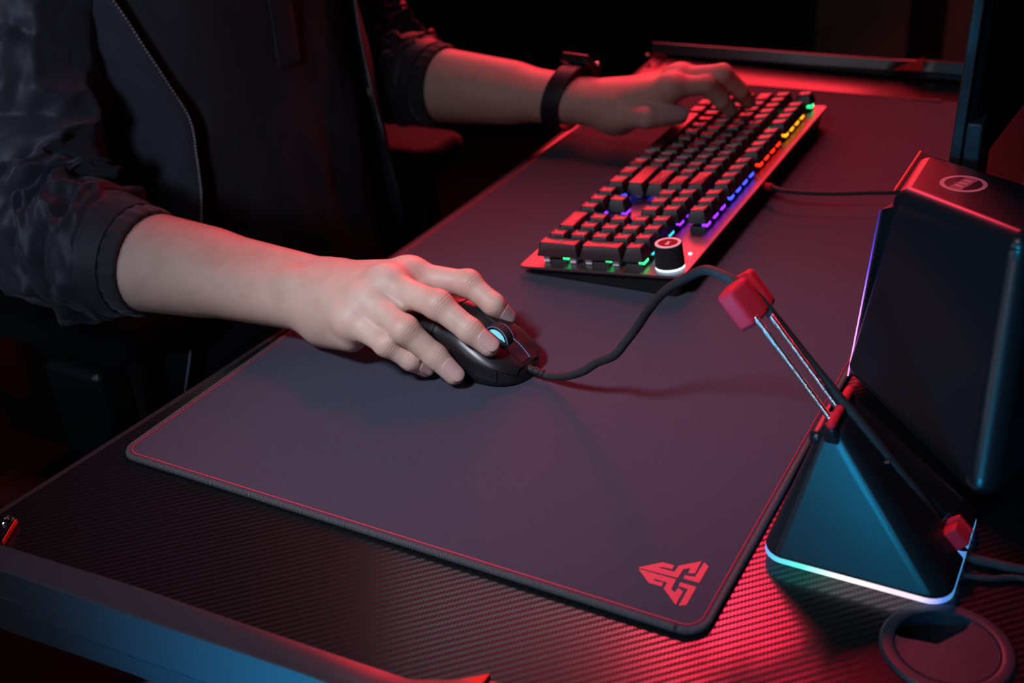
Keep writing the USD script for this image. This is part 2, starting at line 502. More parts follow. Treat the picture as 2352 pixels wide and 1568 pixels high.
def ribbed_material(name, base, lite, pitch, rough=0.6):
    """Threads laid side by side along the primvar 'along'."""
    n = {'at': ('attribute', {'attribute': 'along'}), 'g': ('geometry', {}), 'nz': ('noise_texture', {'scale': 900.0, 'detail': 2.0}),
         'k': ('math', {'math_type': 'multiply_add', 'value2': 2 * PI / pitch}), 'nn': ('math', {'math_type': 'multiply', 'value2': 4.0}), 's': ('math', {'math_type': 'sine'}),
         'a': ('math', {'math_type': 'multiply_add', 'value2': 0.5, 'value3': 0.5}), 'r': ('rgb_ramp', {'ramp': [(0.0, base), (1.0, lite)]}),
         'b': ('bump', {'strength': 0.8, 'distance': 0.0004}), 'p': ('principled_bsdf', {'roughness': rough, 'specular_ior_level': 0.4})}
    usdkit.material(stage, '/World/Looks/' + name, n, [('at.fac', 'k.value1'), ('g.position', 'nz.vector'), ('nz.fac', 'nn.value1'), ('nn.value', 'k.value3'), ('k.value', 's.value1'), ('s.value', 'a.value1'),
                                                       ('a.value', 'r.fac'), ('r.color', 'p.base_color'), ('a.value', 'b.height'), ('b.normal', 'p.normal')], surface='p.BSDF')


ribbed_material('binding_thread', (0.012, 0.013, 0.016), (0.11, 0.115, 0.13), 0.0011)


def braid_material():
    """Braided cable sleeve: crossed threads from the primvars 'along' and 'turn'."""
    n = {'al': ('attribute', {'attribute': 'along'}), 'tu': ('attribute', {'attribute': 'turn'}),
         'u': ('math', {'math_type': 'multiply', 'value2': 2 * PI / 0.0016}), 'v': ('math', {'math_type': 'multiply', 'value2': 2 * PI * 5}),
         'p1': ('math', {'math_type': 'add'}), 'p2': ('math', {'math_type': 'subtract'}), 's1': ('math', {'math_type': 'sine'}), 's2': ('math', {'math_type': 'sine'}), 'm': ('math', {'math_type': 'multiply'}),
         'a': ('math', {'math_type': 'multiply_add', 'value2': 0.5, 'value3': 0.5}), 'r': ('rgb_ramp', {'ramp': [(0.3, (0.006, 0.006, 0.008)), (0.8, (0.05, 0.055, 0.06))]}),
         'b': ('bump', {'strength': 0.7, 'distance': 0.0003}), 'p': ('principled_bsdf', {'roughness': 0.55, 'specular_ior_level': 0.4})}
    usdkit.material(stage, '/World/Looks/braid', n, [('al.fac', 'u.value1'), ('tu.fac', 'v.value1'), ('u.value', 'p1.value1'), ('v.value', 'p1.value2'), ('u.value', 'p2.value1'), ('v.value', 'p2.value2'),
                                                     ('p1.value', 's1.value1'), ('p2.value', 's2.value1'), ('s1.value', 'm.value1'), ('s2.value', 'm.value2'), ('m.value', 'a.value1'),
                                                     ('a.value', 'r.fac'), ('r.color', 'p.base_color'), ('a.value', 'b.height'), ('b.normal', 'p.normal')], surface='p.BSDF')


braid_material()


def skin_material():
    n = {'g': ('geometry', {}), 'n1': ('noise_texture', {'scale': 55.0, 'detail': 4.0}), 'r': ('rgb_ramp', {'ramp': [(0.3, (0.60, 0.40, 0.32)), (0.55, (0.66, 0.46, 0.37)), (0.75, (0.70, 0.44, 0.36))]}),
         'kn': ('attribute', {'attribute': 'knuckle'}), 'al': ('attribute', {'attribute': 'along'}), 'mx': ('mix', {'color2': (0.56, 0.30, 0.24)}), 'kf': ('math', {'math_type': 'multiply', 'value2': 0.55}),
         'nw': ('noise_texture', {'scale': 320.0, 'detail': 3.0}), 'nq': ('math', {'math_type': 'multiply', 'value2': 9.0}),
         'ph': ('math', {'math_type': 'multiply_add', 'value2': 2 * PI / 0.0021}), 'w': ('math', {'math_type': 'sine'}), 'wm': ('math', {'math_type': 'multiply'}),
         'vo': ('voronoi_texture', {'scale': 1300.0}), 'v2': ('math', {'math_type': 'multiply', 'value2': 0.5}), 'h': ('math', {'math_type': 'add'}), 'h2': ('math', {'math_type': 'add'}), 'n3': ('noise_texture', {'scale': 160.0, 'detail': 3.0}),
         'b': ('bump', {'strength': 0.22, 'distance': 0.0005}),
         'p': ('principled_bsdf', {'roughness': 0.50, 'specular_ior_level': 0.40, 'subsurface_weight': 0.12, 'subsurface_scale': 0.004, 'subsurface_radius': (1.0, 0.35, 0.2)})}
    usdkit.material(stage, '/World/Looks/skin', n, [
        ('g.position', 'n1.vector'), ('n1.fac', 'r.fac'), ('r.color', 'mx.color1'), ('kn.fac', 'kf.value1'), ('kf.value', 'mx.fac'), ('mx.color', 'p.base_color'),
        ('g.position', 'nw.vector'), ('nw.fac', 'nq.value1'), ('al.fac', 'ph.value1'), ('nq.value', 'ph.value3'), ('ph.value', 'w.value1'), ('w.value', 'wm.value1'), ('kn.fac', 'wm.value2'),
        ('g.position', 'vo.vector'), ('vo.distance', 'v2.value1'), ('wm.value', 'h.value1'), ('v2.value', 'h.value2'), ('g.position', 'n3.vector'), ('h.value', 'h2.value1'), ('n3.fac', 'h2.value2'),
        ('h2.value', 'b.height'), ('b.normal', 'p.normal')], surface='p.BSDF')


skin_material()


def cable_obj(name, pts, r, parent, m='braid', n=240, seg=12):
    P = spline(pts, n)
    L = np.r_[0, np.cumsum(np.linalg.norm(np.diff(P, axis=0), axis=1))]
    mesh = tube(P, r, seg)
    al = np.r_[np.repeat(L, seg), L[0], L[-1]]
    tu = np.r_[np.tile(np.minimum(np.arange(seg), seg - np.arange(seg)) / seg * 2, n), 0, 0]
    return obj(name, mesh, m, parent, smooth=True, prim={'along': al, 'turn': tu})


# ------------------------------------------------------------------ the room
def struct(name, mesh, m):
    return tag(obj(name, mesh, m, None, smooth=False), kind='structure')


FZ = -0.74
struct('floor', box(-2.2, 3.2, -2.6, 3.4, FZ - 0.05, FZ), 'floor_dark')
struct('ceiling', box(-2.2, 3.2, -2.6, 3.4, 2.0, 2.05), 'room_paint')
struct('wall_far', box(-2.2, 3.2, 3.4, 3.45, FZ, 2.0), 'room_paint')
struct('wall_near', box(-2.2, 3.2, -2.65, -2.6, FZ, 2.0), 'room_paint')
struct('wall_left', box(-2.25, -2.2, -2.6, 3.4, FZ, 2.0), 'room_paint')
struct('wall_right', box(3.2, 3.25, -2.6, 3.4, FZ, 2.0), 'room_paint')

# ------------------------------------------------------------------ desk
desk = thing('gaming_desk', 'black gaming desk with carbon weave top, sloped grey end trims and red triangle accents', 'desk')


def front_x(y):
    return 0.2495 - 0.0187 * ((y - 0.42) / 0.49) ** 2


ys = np.linspace(-0.105, 1.008, 50)
top = Polygon([(front_x(y), y) for y in ys] + [(0.87, 1.008), (0.87, -0.105)])
hole = Point(0.7695, 0.0455).buffer(0.0262, 48)
obj('tabletop', prism(top.difference(hole), -0.025, 0.0), 'carbon', desk, smooth=False)
obj('tabletop_edge', tube([(front_x(y) - 0.0012, y, -0.0127) for y in ys], 0.0121, 10), 'soft_black', desk)


def inner_y(x):
    return np.interp(x, [0.23, 0.29, 0.3766, 0.4912, 0.552, 0.585, 0.62, 0.88], [-0.114, -0.1105, -0.1044, -0.0996, -0.0968, -0.0812, -0.0806, -0.0806])


def ridge_y(x):
    return np.interp(x, [0.23, 0.3016, 0.4112, 0.5056, 0.62, 0.88], [-0.131, -0.1278, -0.123, -0.118, -0.116, -0.116])


TZ = 0.0200


def trim_mesh():
    rings = []
    for x in [0.233, 0.25, 0.27, 0.30, 0.34, 0.38, 0.42, 0.46, 0.50, 0.535, 0.552, 0.568, 0.585, 0.60, 0.64, 0.72, 0.80, 0.874]:
        a, r = float(inner_y(x)), float(ridge_y(x))
        w = min(0.0095 * min(1, max(0.04, (x - 0.25) / 0.29)), (a - r) * 0.6)
        rings.append([(x, a - 0.0085, 0.0), (x, a - 0.0085, 0.0054), (x, a + 0.0034, 0.0054), (x, a + 0.0034, 0.0062), (x, a, TZ - 0.0012 - w * 0.2), (x, a - 0.0008, TZ - 0.0004 - w * 0.2), (x, a - w - 0.0008, TZ - 0.0002), (x, r + 0.0012, TZ - 0.0001), (x, r + 0.0002, TZ - 0.0006), (x, r - 0.0018, -0.0085), (x, r + 0.006, -0.0262), (x, a - 0.020, -0.0262), (x, a - 0.020, 0.0)])
    return loft(rings)


MIR = np.diag([1.0, -1, 1.12, 1])
MIR[0, 3], MIR[1, 3] = -0.02, 0.888
MIR[2, 1], MIR[2, 3] = 0.38, 0.38 * 0.0975


def mirrored(m):
    q = xf(m, MIR)
    q.invert()
    return q


def tri_accent():
    x0_, x1_ = 0.5500, 0.5855
    a0_, a1_ = float(inner_y(x0_)), float(inner_y(x1_))
    p = [(x0_, a0_ + 0.0038, 0.0065), (x1_, a1_ + 0.0038, 0.0065), (x1_, a1_ + 0.0004, TZ), (x1_, a1_ - 0.010, TZ + 0.0003), (x0_ + 0.012, a0_ + 0.0042, 0.0085)]
    return hull(p, 0.0005, 6)


screw = lathe([(0.0, 0.0), (0.0042, 0.0), (0.0042, 0.0012), (0.0034, 0.0022), (0.0019, 0.0024), (0.0018, 0.0010), (0.0, 0.0010)], 24)
for far in (False, True):
    f = mirrored if far else (lambda m: m)
    t = obj('end_trim', f(trim_mesh()), 'trim_metal', desk, smooth=25)
    a = obj('red_accent', f(tri_accent()), 'red_accent', t)
    a = obj('red_accent', f(hull([(0.2490, -0.0780, 0.0008), (0.2490, -0.0785, 0.003), (0.2590, -0.0965, 0.0008), (0.2590, -0.0965, 0.003), (0.2560, -0.089, 0.0045)], 0.0005, 6)), 'red_accent', t)
    obj('screw', f(move(screw, (0.2415, -0.0795, 0.0))), 'chrome', t)
for x in (0.36, 0.76):
    for y in (0.02, 0.88):
        obj('leg', rbox(x - 0.03, x + 0.03, y - 0.025, y + 0.025, FZ, -0.0255, 0.004, 8), 'soft_black', desk)
obj('frame_rail', rbox(0.74, 0.78, 0.05, 0.85, -0.10, -0.05, 0.004, 8), 'soft_black', desk)

# cable grommet in the desk
gx, gy = 0.7695, 0.0455
gr = thing('cable_grommet', 'round dark plastic cable grommet with a half turned cover, set in the desk corner', 'cable grommet', (gx, gy, 0))
obj('ring', lathe([(0.0262, -0.020), (0.0262, 0.0), (0.0318, 0.0), (0.0318, 0.0008), (0.0305, 0.0022), (0.0268, 0.0026), (0.0250, 0.0020), (0.0245, 0.0), (0.0245, -0.020)], 72, True), 'grommet_plastic', gr)
cut = Point(0, 0).buffer(0.0243, 48).difference(Polygon([(-0.0245 + 0.0 * 1, 0.026), (0.0015, 0.0275), (0.0022, 0.0165), (-0.0045, -0.0010), (-0.0205, -0.0070), (-0.034, -0.006), (-0.034, 0.026)]))
from shapely.geometry.polygon import orient
obj('cover', xf(slab(orient(cut), 0.0002, 0.0019, 0.0004, 2), rotz(-0.22)), 'grommet_plastic', gr)
obj('well', lathe([(0.0, -0.0205), (0.0240, -0.0205), (0.0240, -0.0195), (0.0, -0.0195)], 40), 'hole_black', gr)

# ------------------------------------------------------------------ desk mat
mat_ = thing('desk_mat', 'long dark cloth desk mat with red stitched edge and red corner emblem', 'desk mat')
MX0, MX1, MY0, MY1, MT = 0.2545, 0.6600, 0.0012, 0.892, 0.004


def rrect(x0, x1, y0, y1, r, n=10):
    out = []
    for cx, cy, a0 in ((x1 - r, y0 + r, -PI / 2), (x1 - r, y1 - r, 0), (x0 + r, y1 - r, PI / 2), (x0 + r, y0 + r, PI)):
        out += [(cx + r * math.cos(a0 + PI / 2 * k / n), cy + r * math.sin(a0 + PI / 2 * k / n)) for k in range(n + 1)]
    return Polygon(out)


obj('pad', prism(rrect(MX0, MX1, MY0, MY1, 0.013), 0.0003, MT - 0.0002), 'mat_weave', mat_, smooth=False)


def ring_path(inset, z, step):
    ln = LineString(rrect(MX0 + inset, MX1 - inset, MY0 + inset, MY1 - inset, 0.013 - inset, 16).exterior.coords)
    n = int(ln.length / step)
    return np.array([(*ln.interpolate(i / n, normalized=True).coords[0], z) for i in range(n)])


P = ring_path(0.0007, 0.0022, 0.002)
seg = 10
ang = np.arange(seg) / seg * 2 * PI
prof = 0.0022 * (1 + 0.10 * np.cos(2 * ang))
b = tube(P, np.tile(prof, (len(P), 1)), seg, closed=True)
obj('edge_binding', b, 'binding_thread', mat_, smooth=True, prim={'along': np.repeat(np.arange(len(P)) * 0.002, seg)})
P = ring_path(0.0036, MT - 0.0001, 0.00045)
i = np.arange(len(P))
tag(obj('red_stitching', tube(P, 0.00042 * (1 + 0.42 * np.sin(i / 3 * 2 * PI / 1.02)), 5, closed=True), 'thread_red', mat_, smooth=True), kind='stuff')
obj('fabric_tag', rbox(0.5700, 0.6030, 0.8865, 0.8945, 0.0032, 0.0052, 0.0008, 8), 'rubber', mat_)

PX = lambda uv, z: CAM + (lambda d: d * (z - CAM[2]) / d[2])(np.array([(uv[0] - 1176) / 2640, (uv[1] - 784) / 2640, 1]) @ CR)
emb = [  # the emblem's two halves, corners read off the mat
    [(384, 460), (680, 398), (830, 437), (808, 486), (690, 458), (622, 466), (835, 520), (890, 442), (1185, 384), (1100, 540), (1012, 540), (1040, 470), (950, 487), (878, 597), (384, 470)],
    [(372, 482), (858, 618), (793, 742), (835, 785), (888, 728), (946, 772), (852, 945), (697, 735), (742, 655), (545, 600), (590, 640), (692, 660), (672, 706), (505, 660)],
    [(1218, 398), (1275, 452), (1155, 662), (948, 602), (970, 566), (1100, 586)],
    [(912, 655), (1118, 716), (990, 945), (888, 957), (1010, 742), (888, 700)]]
polys = []
for e in emb:
    q = Polygon([tuple(PX((1400 + x / 5.6, 1220 + y / 5.6), MT)[:2]) for x, y in e])
    polys.append(q.buffer(0))
obj('emblem', cat_(*[prism(g, MT - 0.0003, MT + 0.00012) for p in polys for g in getattr(p, 'geoms', [p])]), 'logo_print', mat_, smooth=False)

# ------------------------------------------------------------------ keyboard
U = 0.01905
yaw, tilt = math.radians(1.3619), math.radians(5.19)
KO = np.array([0.4337976, 0.7704081, 0.0358562])
kx = np.array([math.cos(yaw) * math.cos(tilt), math.sin(yaw) * math.cos(tilt), math.sin(tilt)])
ky = np.array([-math.sin(yaw), math.cos(yaw), 0])
kz = np.cross(kx, ky)
kb = thing('keyboard', 'black full size mechanical keyboard with glowing coloured switches and a volume knob', 'keyboard', mat=Gf.Matrix4d(*kx, 0, *ky, 0, *kz, 0, *KO, 1))


def kw(p):
    """World point -> keyboard point."""
    d = np.asarray(p) - KO
    return np.array([d @ kx, d @ ky, d @ kz])


L = lambda s, v: ((3.25 - v) * U, -s * U)
PZ = -0.0172                                # top face of the plate
V0, V1, S0, S1 = -0.52, 7.0, -0.3, 22.85
x1, x0 = (3.25 - V0) * U, (3.25 - V1) * U
y1, y0 = -S0 * U, -S1 * U
plate = rrect(x0, x1, y0, y1, 0.006)
obj('top_plate', slab(plate, PZ - 0.0022, PZ, 0.0006, 2), 'plate_metal', kb)
# case: under the plate, inset, its bottom lying on the mat
cs = rrect(x0 + 0.006, x1 - 0.003, y0 + 0.004, y1 - 0.004, 0.005)
pts = []
for x, y in list(cs.exterior.coords)[::2]:
    pts.append((x, y, PZ - 0.0024))
    w = KO + (x * 0.985) * kx + (y + math.copysign(0.002, -y - 0.21)) * ky
    pts.append(tuple(kw((w[0], w[1], MT + 0.0004)) * [1, 1, 1]))
obj('base', manifold3d.Manifold.hull_points(pts), 'black_plastic', kb, smooth=25)


def rr_ring(w, d, r, z, n=4, tiltz=0.0):
    out = []
    for cx, cy, a0 in ((w / 2 - r, -d / 2 + r, -PI / 2), (w / 2 - r, d / 2 - r, 0), (-w / 2 + r, d / 2 - r, PI / 2), (-w / 2 + r, -d / 2 + r, PI)):
        for k in range(n):
            a = a0 + PI / 2 * k / (n - 1)
            x, y = cx + r * math.cos(a), cy + r * math.sin(a)
            out.append((x, y, z + tiltz * x))
    return out


def keycap_mesh(du, dv, sculpt):
    """A keycap du units along the row and dv units across; its top is dished, its origin at its top centre."""
    a, bq = dv * U - 0.0008, du * U - 0.0008                        # along x (up the board), along y
    ta, tb = a - 0.0048, bq - 0.0062
    rings = [rr_ring(a, bq, 0.0009, -0.0105), rr_ring(a * 0.5 + ta * 0.5, bq * 0.5 + tb * 0.5, 0.0013, -0.0052), rr_ring(ta, tb, 0.0017, -0.0005, tiltz=sculpt), rr_ring(ta - 0.0010, tb - 0.0010, 0.0015, 0.0, tiltz=sculpt)]
    for k in (0.75, 0.45, 0.15):
        R = np.array(rr_ring((ta - 0.001) * k, (tb - 0.001) * k, 0.0015 * k, 0.0, tiltz=sculpt))
        R[:, 2] -= 0.0009 * (1 - np.minimum(1, np.abs(R[:, 1]) / (tb / 2)) ** 2) * (du < 2.6)
        rings.append(R)
    return loft(rings)


rows = {
    0.5: [('Esc', 0.5, 1)] + [(f'F{i + 1}', 2.5 + i, 1) for i in range(4)] + [(f'F{i + 5}', 7 + i, 1) for i in range(4)] + [(f'F{i + 9}', 11.5 + i, 1) for i in range(4)] + [('Prt', 15.75, 1), ('Scr', 16.75, 1), ('Pau', 17.75, 1)],
    1.75: [(c, 0.5 + i, 1) for i, c in enumerate('`1234567890-=')] + [('Back', 14, 2), ('Ins', 15.75, 1), ('Hom', 16.75, 1), ('PgU', 17.75, 1), ('Num', 19, 1), ('/', 20, 1), ('*', 21, 1), ('-', 22, 1)],
    2.75: [('Tab', 0.75, 1.5)] + [(c, 2 + i, 1) for i, c in enumerate('QWERTYUIOP[]')] + [('\\', 14.25, 1.5), ('Del', 15.75, 1), ('End', 16.75, 1), ('PgD', 17.75, 1), ('7', 19, 1), ('8', 20, 1), ('9', 21, 1)],
    3.75: [('Caps', 0.875, 1.75)] + [(c, 2.25 + i, 1) for i, c in enumerate("ASDFGHJKL;'")] + [('Enter', 13.875, 2.25), ('4', 19, 1), ('5', 20, 1), ('6', 21, 1)],
    4.75: [('Shift', 1.125, 2.25)] + [(c, 2.75 + i, 1) for i, c in enumerate('ZXCVBNM,./')] + [('Shift', 13.625, 2.75), ('^', 16.75, 1), ('1', 19, 1), ('2', 20, 1), ('3', 21, 1)],
    5.75: [('Ctrl', 0.625, 1.25), ('Win', 1.875, 1.25), ('Alt', 3.125, 1.25), ('', 6.875, 6.25), ('Alt', 10.625, 1.25), ('Fn', 11.875, 1.25), ('Menu', 13.125, 1.25), ('Ctrl', 14.375, 1.25), ('<', 15.75, 1), ('v', 16.75, 1), ('>', 17.75, 1), ('0', 19.5, 2), ('.', 21, 1)]}
keys = [(n, s, v, w, 1) for v, r in rows.items() for n, s, w in r] + [('+', 22, 3.25, 1, 2), ('Enter', 22, 5.25, 1, 2)]
sculpts = {0.5: 0.06, 1.75: 0.045, 2.75: 0.0, 3.75: -0.02, 4.75: -0.05, 5.75: -0.05, 3.25: 0.0, 5.25: -0.04}
raised = {0.5: 0.0009, 1.75: 0.0003, 2.75: -0.0006, 3.75: -0.0006, 4.75: 0.0, 5.75: 0.0003, 3.25: -0.0005, 5.25: 0.0002}


def led_of(s, v):
    for lim, c in ((1.2, 'led_green'), (5.0, 'led_amber' if v < 1 else 'led_green_dim'), (6.2, 'led_amber'), (10.6, 'led_red'), (15.2, 'led_blue'), (18.3, 'led_violet'), (21.4, 'led_cyan')):
        if s < lim:
            return c
    return 'led_green'


capcache, textcache = {}, {}
sw_mesh = cat_(rbox(-0.0072, 0.0072, -0.0072, 0.0072, PZ - 0.001, PZ + 0.0036, 0.0008, 6), rbox(-0.003, 0.003, -0.003, 0.003, PZ + 0.003, PZ + 0.0075, 0.0005, 6))
led_mesh = rbox(0.0028, 0.0078, -0.0050, 0.0050, PZ + 0.0026, PZ + 0.0054, 0.0008, 6)
for n, s, v, du, dv in keys:
    k = (du, dv, sculpts[v])
    if k not in capcache:
        capcache[k] = keycap_mesh(*k)
    lx, ly = L(s, v)
    dz = raised[v]
    cap = obj('keycap', move(capcache[k], (lx, ly, dz)), 'keycap_plastic', kb, smooth=40)
    if n and n != ' ':
        if n not in textcache:
            h = 0.0036 if len(n) == 1 else 0.0019
            t = meshkit.text_mesh(n, h, 0.0001)
            t = t.simplify_quadric_decimation(face_count=120) if len(t.faces) > 4000 else t
            c = t.bounds.mean(0)
            M = np.array([[0, 1, 0, -c[1]], [-1, 0, 0, c[0]], [0, 0, 1, -0.00055]], float)
            textcache[n] = xf(t, np.vstack([M, [0, 0, 0, 1]]))
        obj('legend', move(textcache[n], (lx + (0.0012 if dv == 1 else 0), ly, dz + 0.0002)), 'legend_print', cap, smooth=False)
    sw = obj('switch', move(sw_mesh, (lx, ly, 0)), 'switch_plastic', kb)
    obj('led', move(led_mesh, (lx, ly, 0)), led_of(s, v), sw)
    if du >= 2 or dv >= 2:
        off = 0.0119 if max(du, dv) < 3 else 0.05
        for q in (-1, 1):
            c = (lx, ly + q * off) if du >= 2 else (lx + q * off, ly)
            obj('stabilizer', rbox(c[0] - 0.0028, c[0] + 0.0028, c[1] - 0.0055, c[1] + 0.002, PZ + 0.0005, PZ + 0.0052, 0.0005, 6), 'white_plastic', kb)
# knob at the near corner
lx, ly = L(21.95, 0.34)
kn = obj('knob', move(loft([[((0.0108 + 0.00022 * (j % 2)) * f * math.cos(j / 120 * 2 * PI), (0.0108 + 0.00022 * (j % 2)) * f * math.sin(j / 120 * 2 * PI), z) for j in range(120)] for f, z in ((1.06, 0.0022), (1.06, 0.003), (0.985, 0.0195), (0.95, 0.0202))]), (lx, ly, PZ)), 'rubber', kb, smooth=25)
obj('light_ring', move(lathe([(0.0114, 0.0004), (0.0116, 0.0004), (0.0112, 0.0022), (0.0100, 0.0022), (0.0100, 0.0004)], 64, True), (lx, ly, PZ)), 'led_white', kn)
obj('white_rim', move(lathe([(0.0078, 0.0200), (0.0104, 0.0200), (0.0102, 0.0208), (0.0079, 0.0208)], 64, True), (lx, ly, PZ)), 'white_plastic', kn)
obj('red_disc', move(lathe([(0.0, 0.0195), (0.0078, 0.0195), (0.0078, 0.0205), (0.0, 0.0205)], 48), (lx, ly, PZ)), 'red_matte', kn)
tri = Polygon([(-0.0012, 0.0015), (-0.0012, -0.0015), (0.0012, 0.0)])
pm = cat_(prism(tri, 0, 0.00015), move(box(-0.0005, 0.0005, -0.0014, 0.0014, 0, 0.00015), (0.0022, 0, 0)), move(box(-0.0005, 0.0005, -0.0014, 0.0014, 0, 0.00015), (0.0040, 0, 0)))
obj('play_mark', move(xf(pm, rotz(-PI / 2)), (lx, ly + 0.0010, PZ + 0.0205)), 'white_plastic', kn)
lx, ly = L(20.55, -0.02)
obj('indicator_light', move(lathe([(0.0, 0), (0.0016, 0), (0.0016, 0.0006), (0.0009, 0.0011), (0.0, 0.0012)], 20), (lx, ly, PZ)), 'led_white', kb)
for ds in (0.55, -0.45):
    obj('indicator_mark', move(prism(Point(0, 0).buffer(0.0009, 8).difference(Point(0, 0).buffer(0.0005, 8)), 0, 0.0001), (lx - 0.002, ly + ds * U, PZ + 0.00002)), 'mark_print', kb, smooth=False)
w = [(0.5095, 0.5545, 0.0185), (0.5185, 0.5465, 0.0215), (0.535, 0.5395, 0.022), (0.5705, 0.5468, 0.0215), (0.6155, 0.5625, 0.0225), (0.66, 0.585, 0.018), (0.72, 0.60, 0.0030), (0.84, 0.62, 0.0030)]
P = [kw(q) for q in w]
cable_obj('cable', P, 0.0021, kb)
rel = [kw((0.509, 0.5550, 0.0184)), kw((0.5215, 0.5440, 0.0220))]
T = spline(rel, 24)
obj('strain_relief', tube(T, 0.0028 + 0.0006 * (np.arange(24) % 3 == 0), 12), 'red_plastic', kb)

# ------------------------------------------------------------------ mouse
my = math.radians(-8)
M0 = np.array([0.4015, 0.1990, MT + 0.0004])
mouse = thing('mouse', 'black gaming mouse with glowing scroll wheel under the right hand', 'mouse', mat=Gf.Matrix4d(math.cos(my), math.sin(my), 0, 0, -math.sin(my), math.cos(my), 0, 0, 0, 0, 1, 0, *M0, 1))
ML = 0.0615


def mouse_pt(t, a, off=0.0):
    """t: -1 rear to 1 front; a: 0 near side bottom, 1 far side bottom, over the top."""
    t, a = np.broadcast_arrays(np.asarray(t, float), np.asarray(a, float))
    e = np.clip(1 - np.abs(t) ** np.where(t > 0, 4.6, 3.2), 0, 1) ** 0.45
    w = np.interp(t, [-1, -0.5, 0.0, 0.45, 1], [0.034, 0.0340, 0.0300, 0.0310, 0.0315]) * e
    e2 = np.clip(1 - np.abs(t) ** 2.6, 0, 1) ** 0.62
    hgt = np.interp(t, [-1, -0.45, -0.1, 0.3, 0.7, 1], [0.030, 0.0370, 0.0385, 0.0345, 0.0268, 0.0235]) * (0.25 + 0.75 * e2)
    th = PI * (1 - a)
    c, s = np.cos(th), np.sin(th)
    cc = np.sign(c) * np.abs(c) ** 0.62
    ss = np.abs(s) ** 0.66
    tuck = 1 - 0.13 * (1 - ss) ** 2 - 0.05 * np.exp(-((ss - 0.45) / 0.2) ** 2)
    return np.stack([t * ML + off * t ** 3, (w + off) * cc * tuck, np.maximum(0.0005, (hgt + off) * ss)], -1)


tt = np.sin(np.linspace(-PI / 2, PI / 2, 60)) * 0.999
aa = np.linspace(0, 1, 41)
ring = [np.vstack([mouse_pt(t, aa), mouse_pt(t, aa[::-1][1:-1]) * [1, 0.9, 0]]) for t in tt]
obj('body', loft(ring), 'mouse_plastic', mouse, smooth=50)


def patch(t0, t1, a0, a1, off, nt=30, na=14, th=0.0014):
    T, A = np.meshgrid(np.linspace(t0, t1, nt), np.linspace(a0, a1, na), indexing='ij')
    return sheet(mouse_pt(T, A, off), th)


obj('left_button', patch(-0.05, 0.955, 0.535, 0.80, 0.0009), 'mouse_plastic', mouse, smooth=50)
obj('right_button', patch(-0.05, 0.955, 0.20, 0.465, 0.0009), 'mouse_plastic', mouse, smooth=50)
obj('palm_shell', patch(-0.93, -0.075, 0.20, 0.80, 0.0009, na=26), 'mouse_plastic', mouse, smooth=50)
obj('side_grip', patch(-0.80, 0.80, 0.035, 0.185, 0.0008), 'mouse_plastic', mouse, smooth=50)
obj('side_grip', patch(-0.80, 0.80, 0.815, 0.965, 0.0008), 'mouse_plastic', mouse, smooth=50)
for t0 in (-0.22, 0.16):
    obj('thumb_button', patch(t0, t0 + 0.34, 0.80, 0.862, 0.0022, 12, 6), 'satin_plastic', mouse, smooth=50)
obj('centre_strip', patch(0.62, 0.93, 0.472, 0.528, 0.0008, 12, 6), 'satin_plastic', mouse, smooth=50)
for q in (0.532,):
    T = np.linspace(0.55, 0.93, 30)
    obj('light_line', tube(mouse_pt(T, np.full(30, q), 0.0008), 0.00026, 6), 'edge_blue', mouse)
Rx = np.array([[1, 0, 0, 0], [0, 0, -1, 0], [0, 1, 0, 0], [0, 0, 0, 1.0]])
wc = np.array([0.0335, 0.0020, 0.0230])
wheel = obj('scroll_wheel', move(xf(loft([[((r + 0.0003 * (j % 2)) * math.cos(j / 64 * 2 * PI), (r + 0.0003 * (j % 2)) * math.sin(j / 64 * 2 * PI), z) for j in range(64)] for r, z in ((0.0096, -0.0036), (0.0106, -0.0030), (0.0106, 0.0030), (0.0096, 0.0036))]), Rx), wc), 'rubber', mouse, smooth=25)
obj('glow_disc', move(xf(lathe([(0.0, -0.0039), (0.0080, -0.0039), (0.0080, 0.0039), (0.0, 0.0039)], 48), Rx), wc), 'wheel_glow', wheel)
for z in (-0.0037, 0.0037):
    a = np.linspace(0, 2 * PI, 61)[:-1]
    obj('rim_light', tube(np.c_[0.0101 * np.cos(a), np.full(60, z), 0.0101 * np.sin(a)] + wc, 0.00026, 6, closed=True), 'edge_blue', wheel)
mw = lambda p: np.array([math.cos(my) * (p[0] - M0[0]) + math.sin(my) * (p[1] - M0[1]), -math.sin(my) * (p[0] - M0[0]) + math.cos(my) * (p[1] - M0[1]), p[2] - M0[2]])
plug0, plug1 = mw((0.4575, 0.1915, 0.0110)), mw((0.4735, 0.1893, 0.0098))
obj('strain_relief', tube(spline([plug0, plug1], 22), 0.0027 + 0.0005 * (np.arange(22) % 7 > 3), 14), 'rubber', mouse)
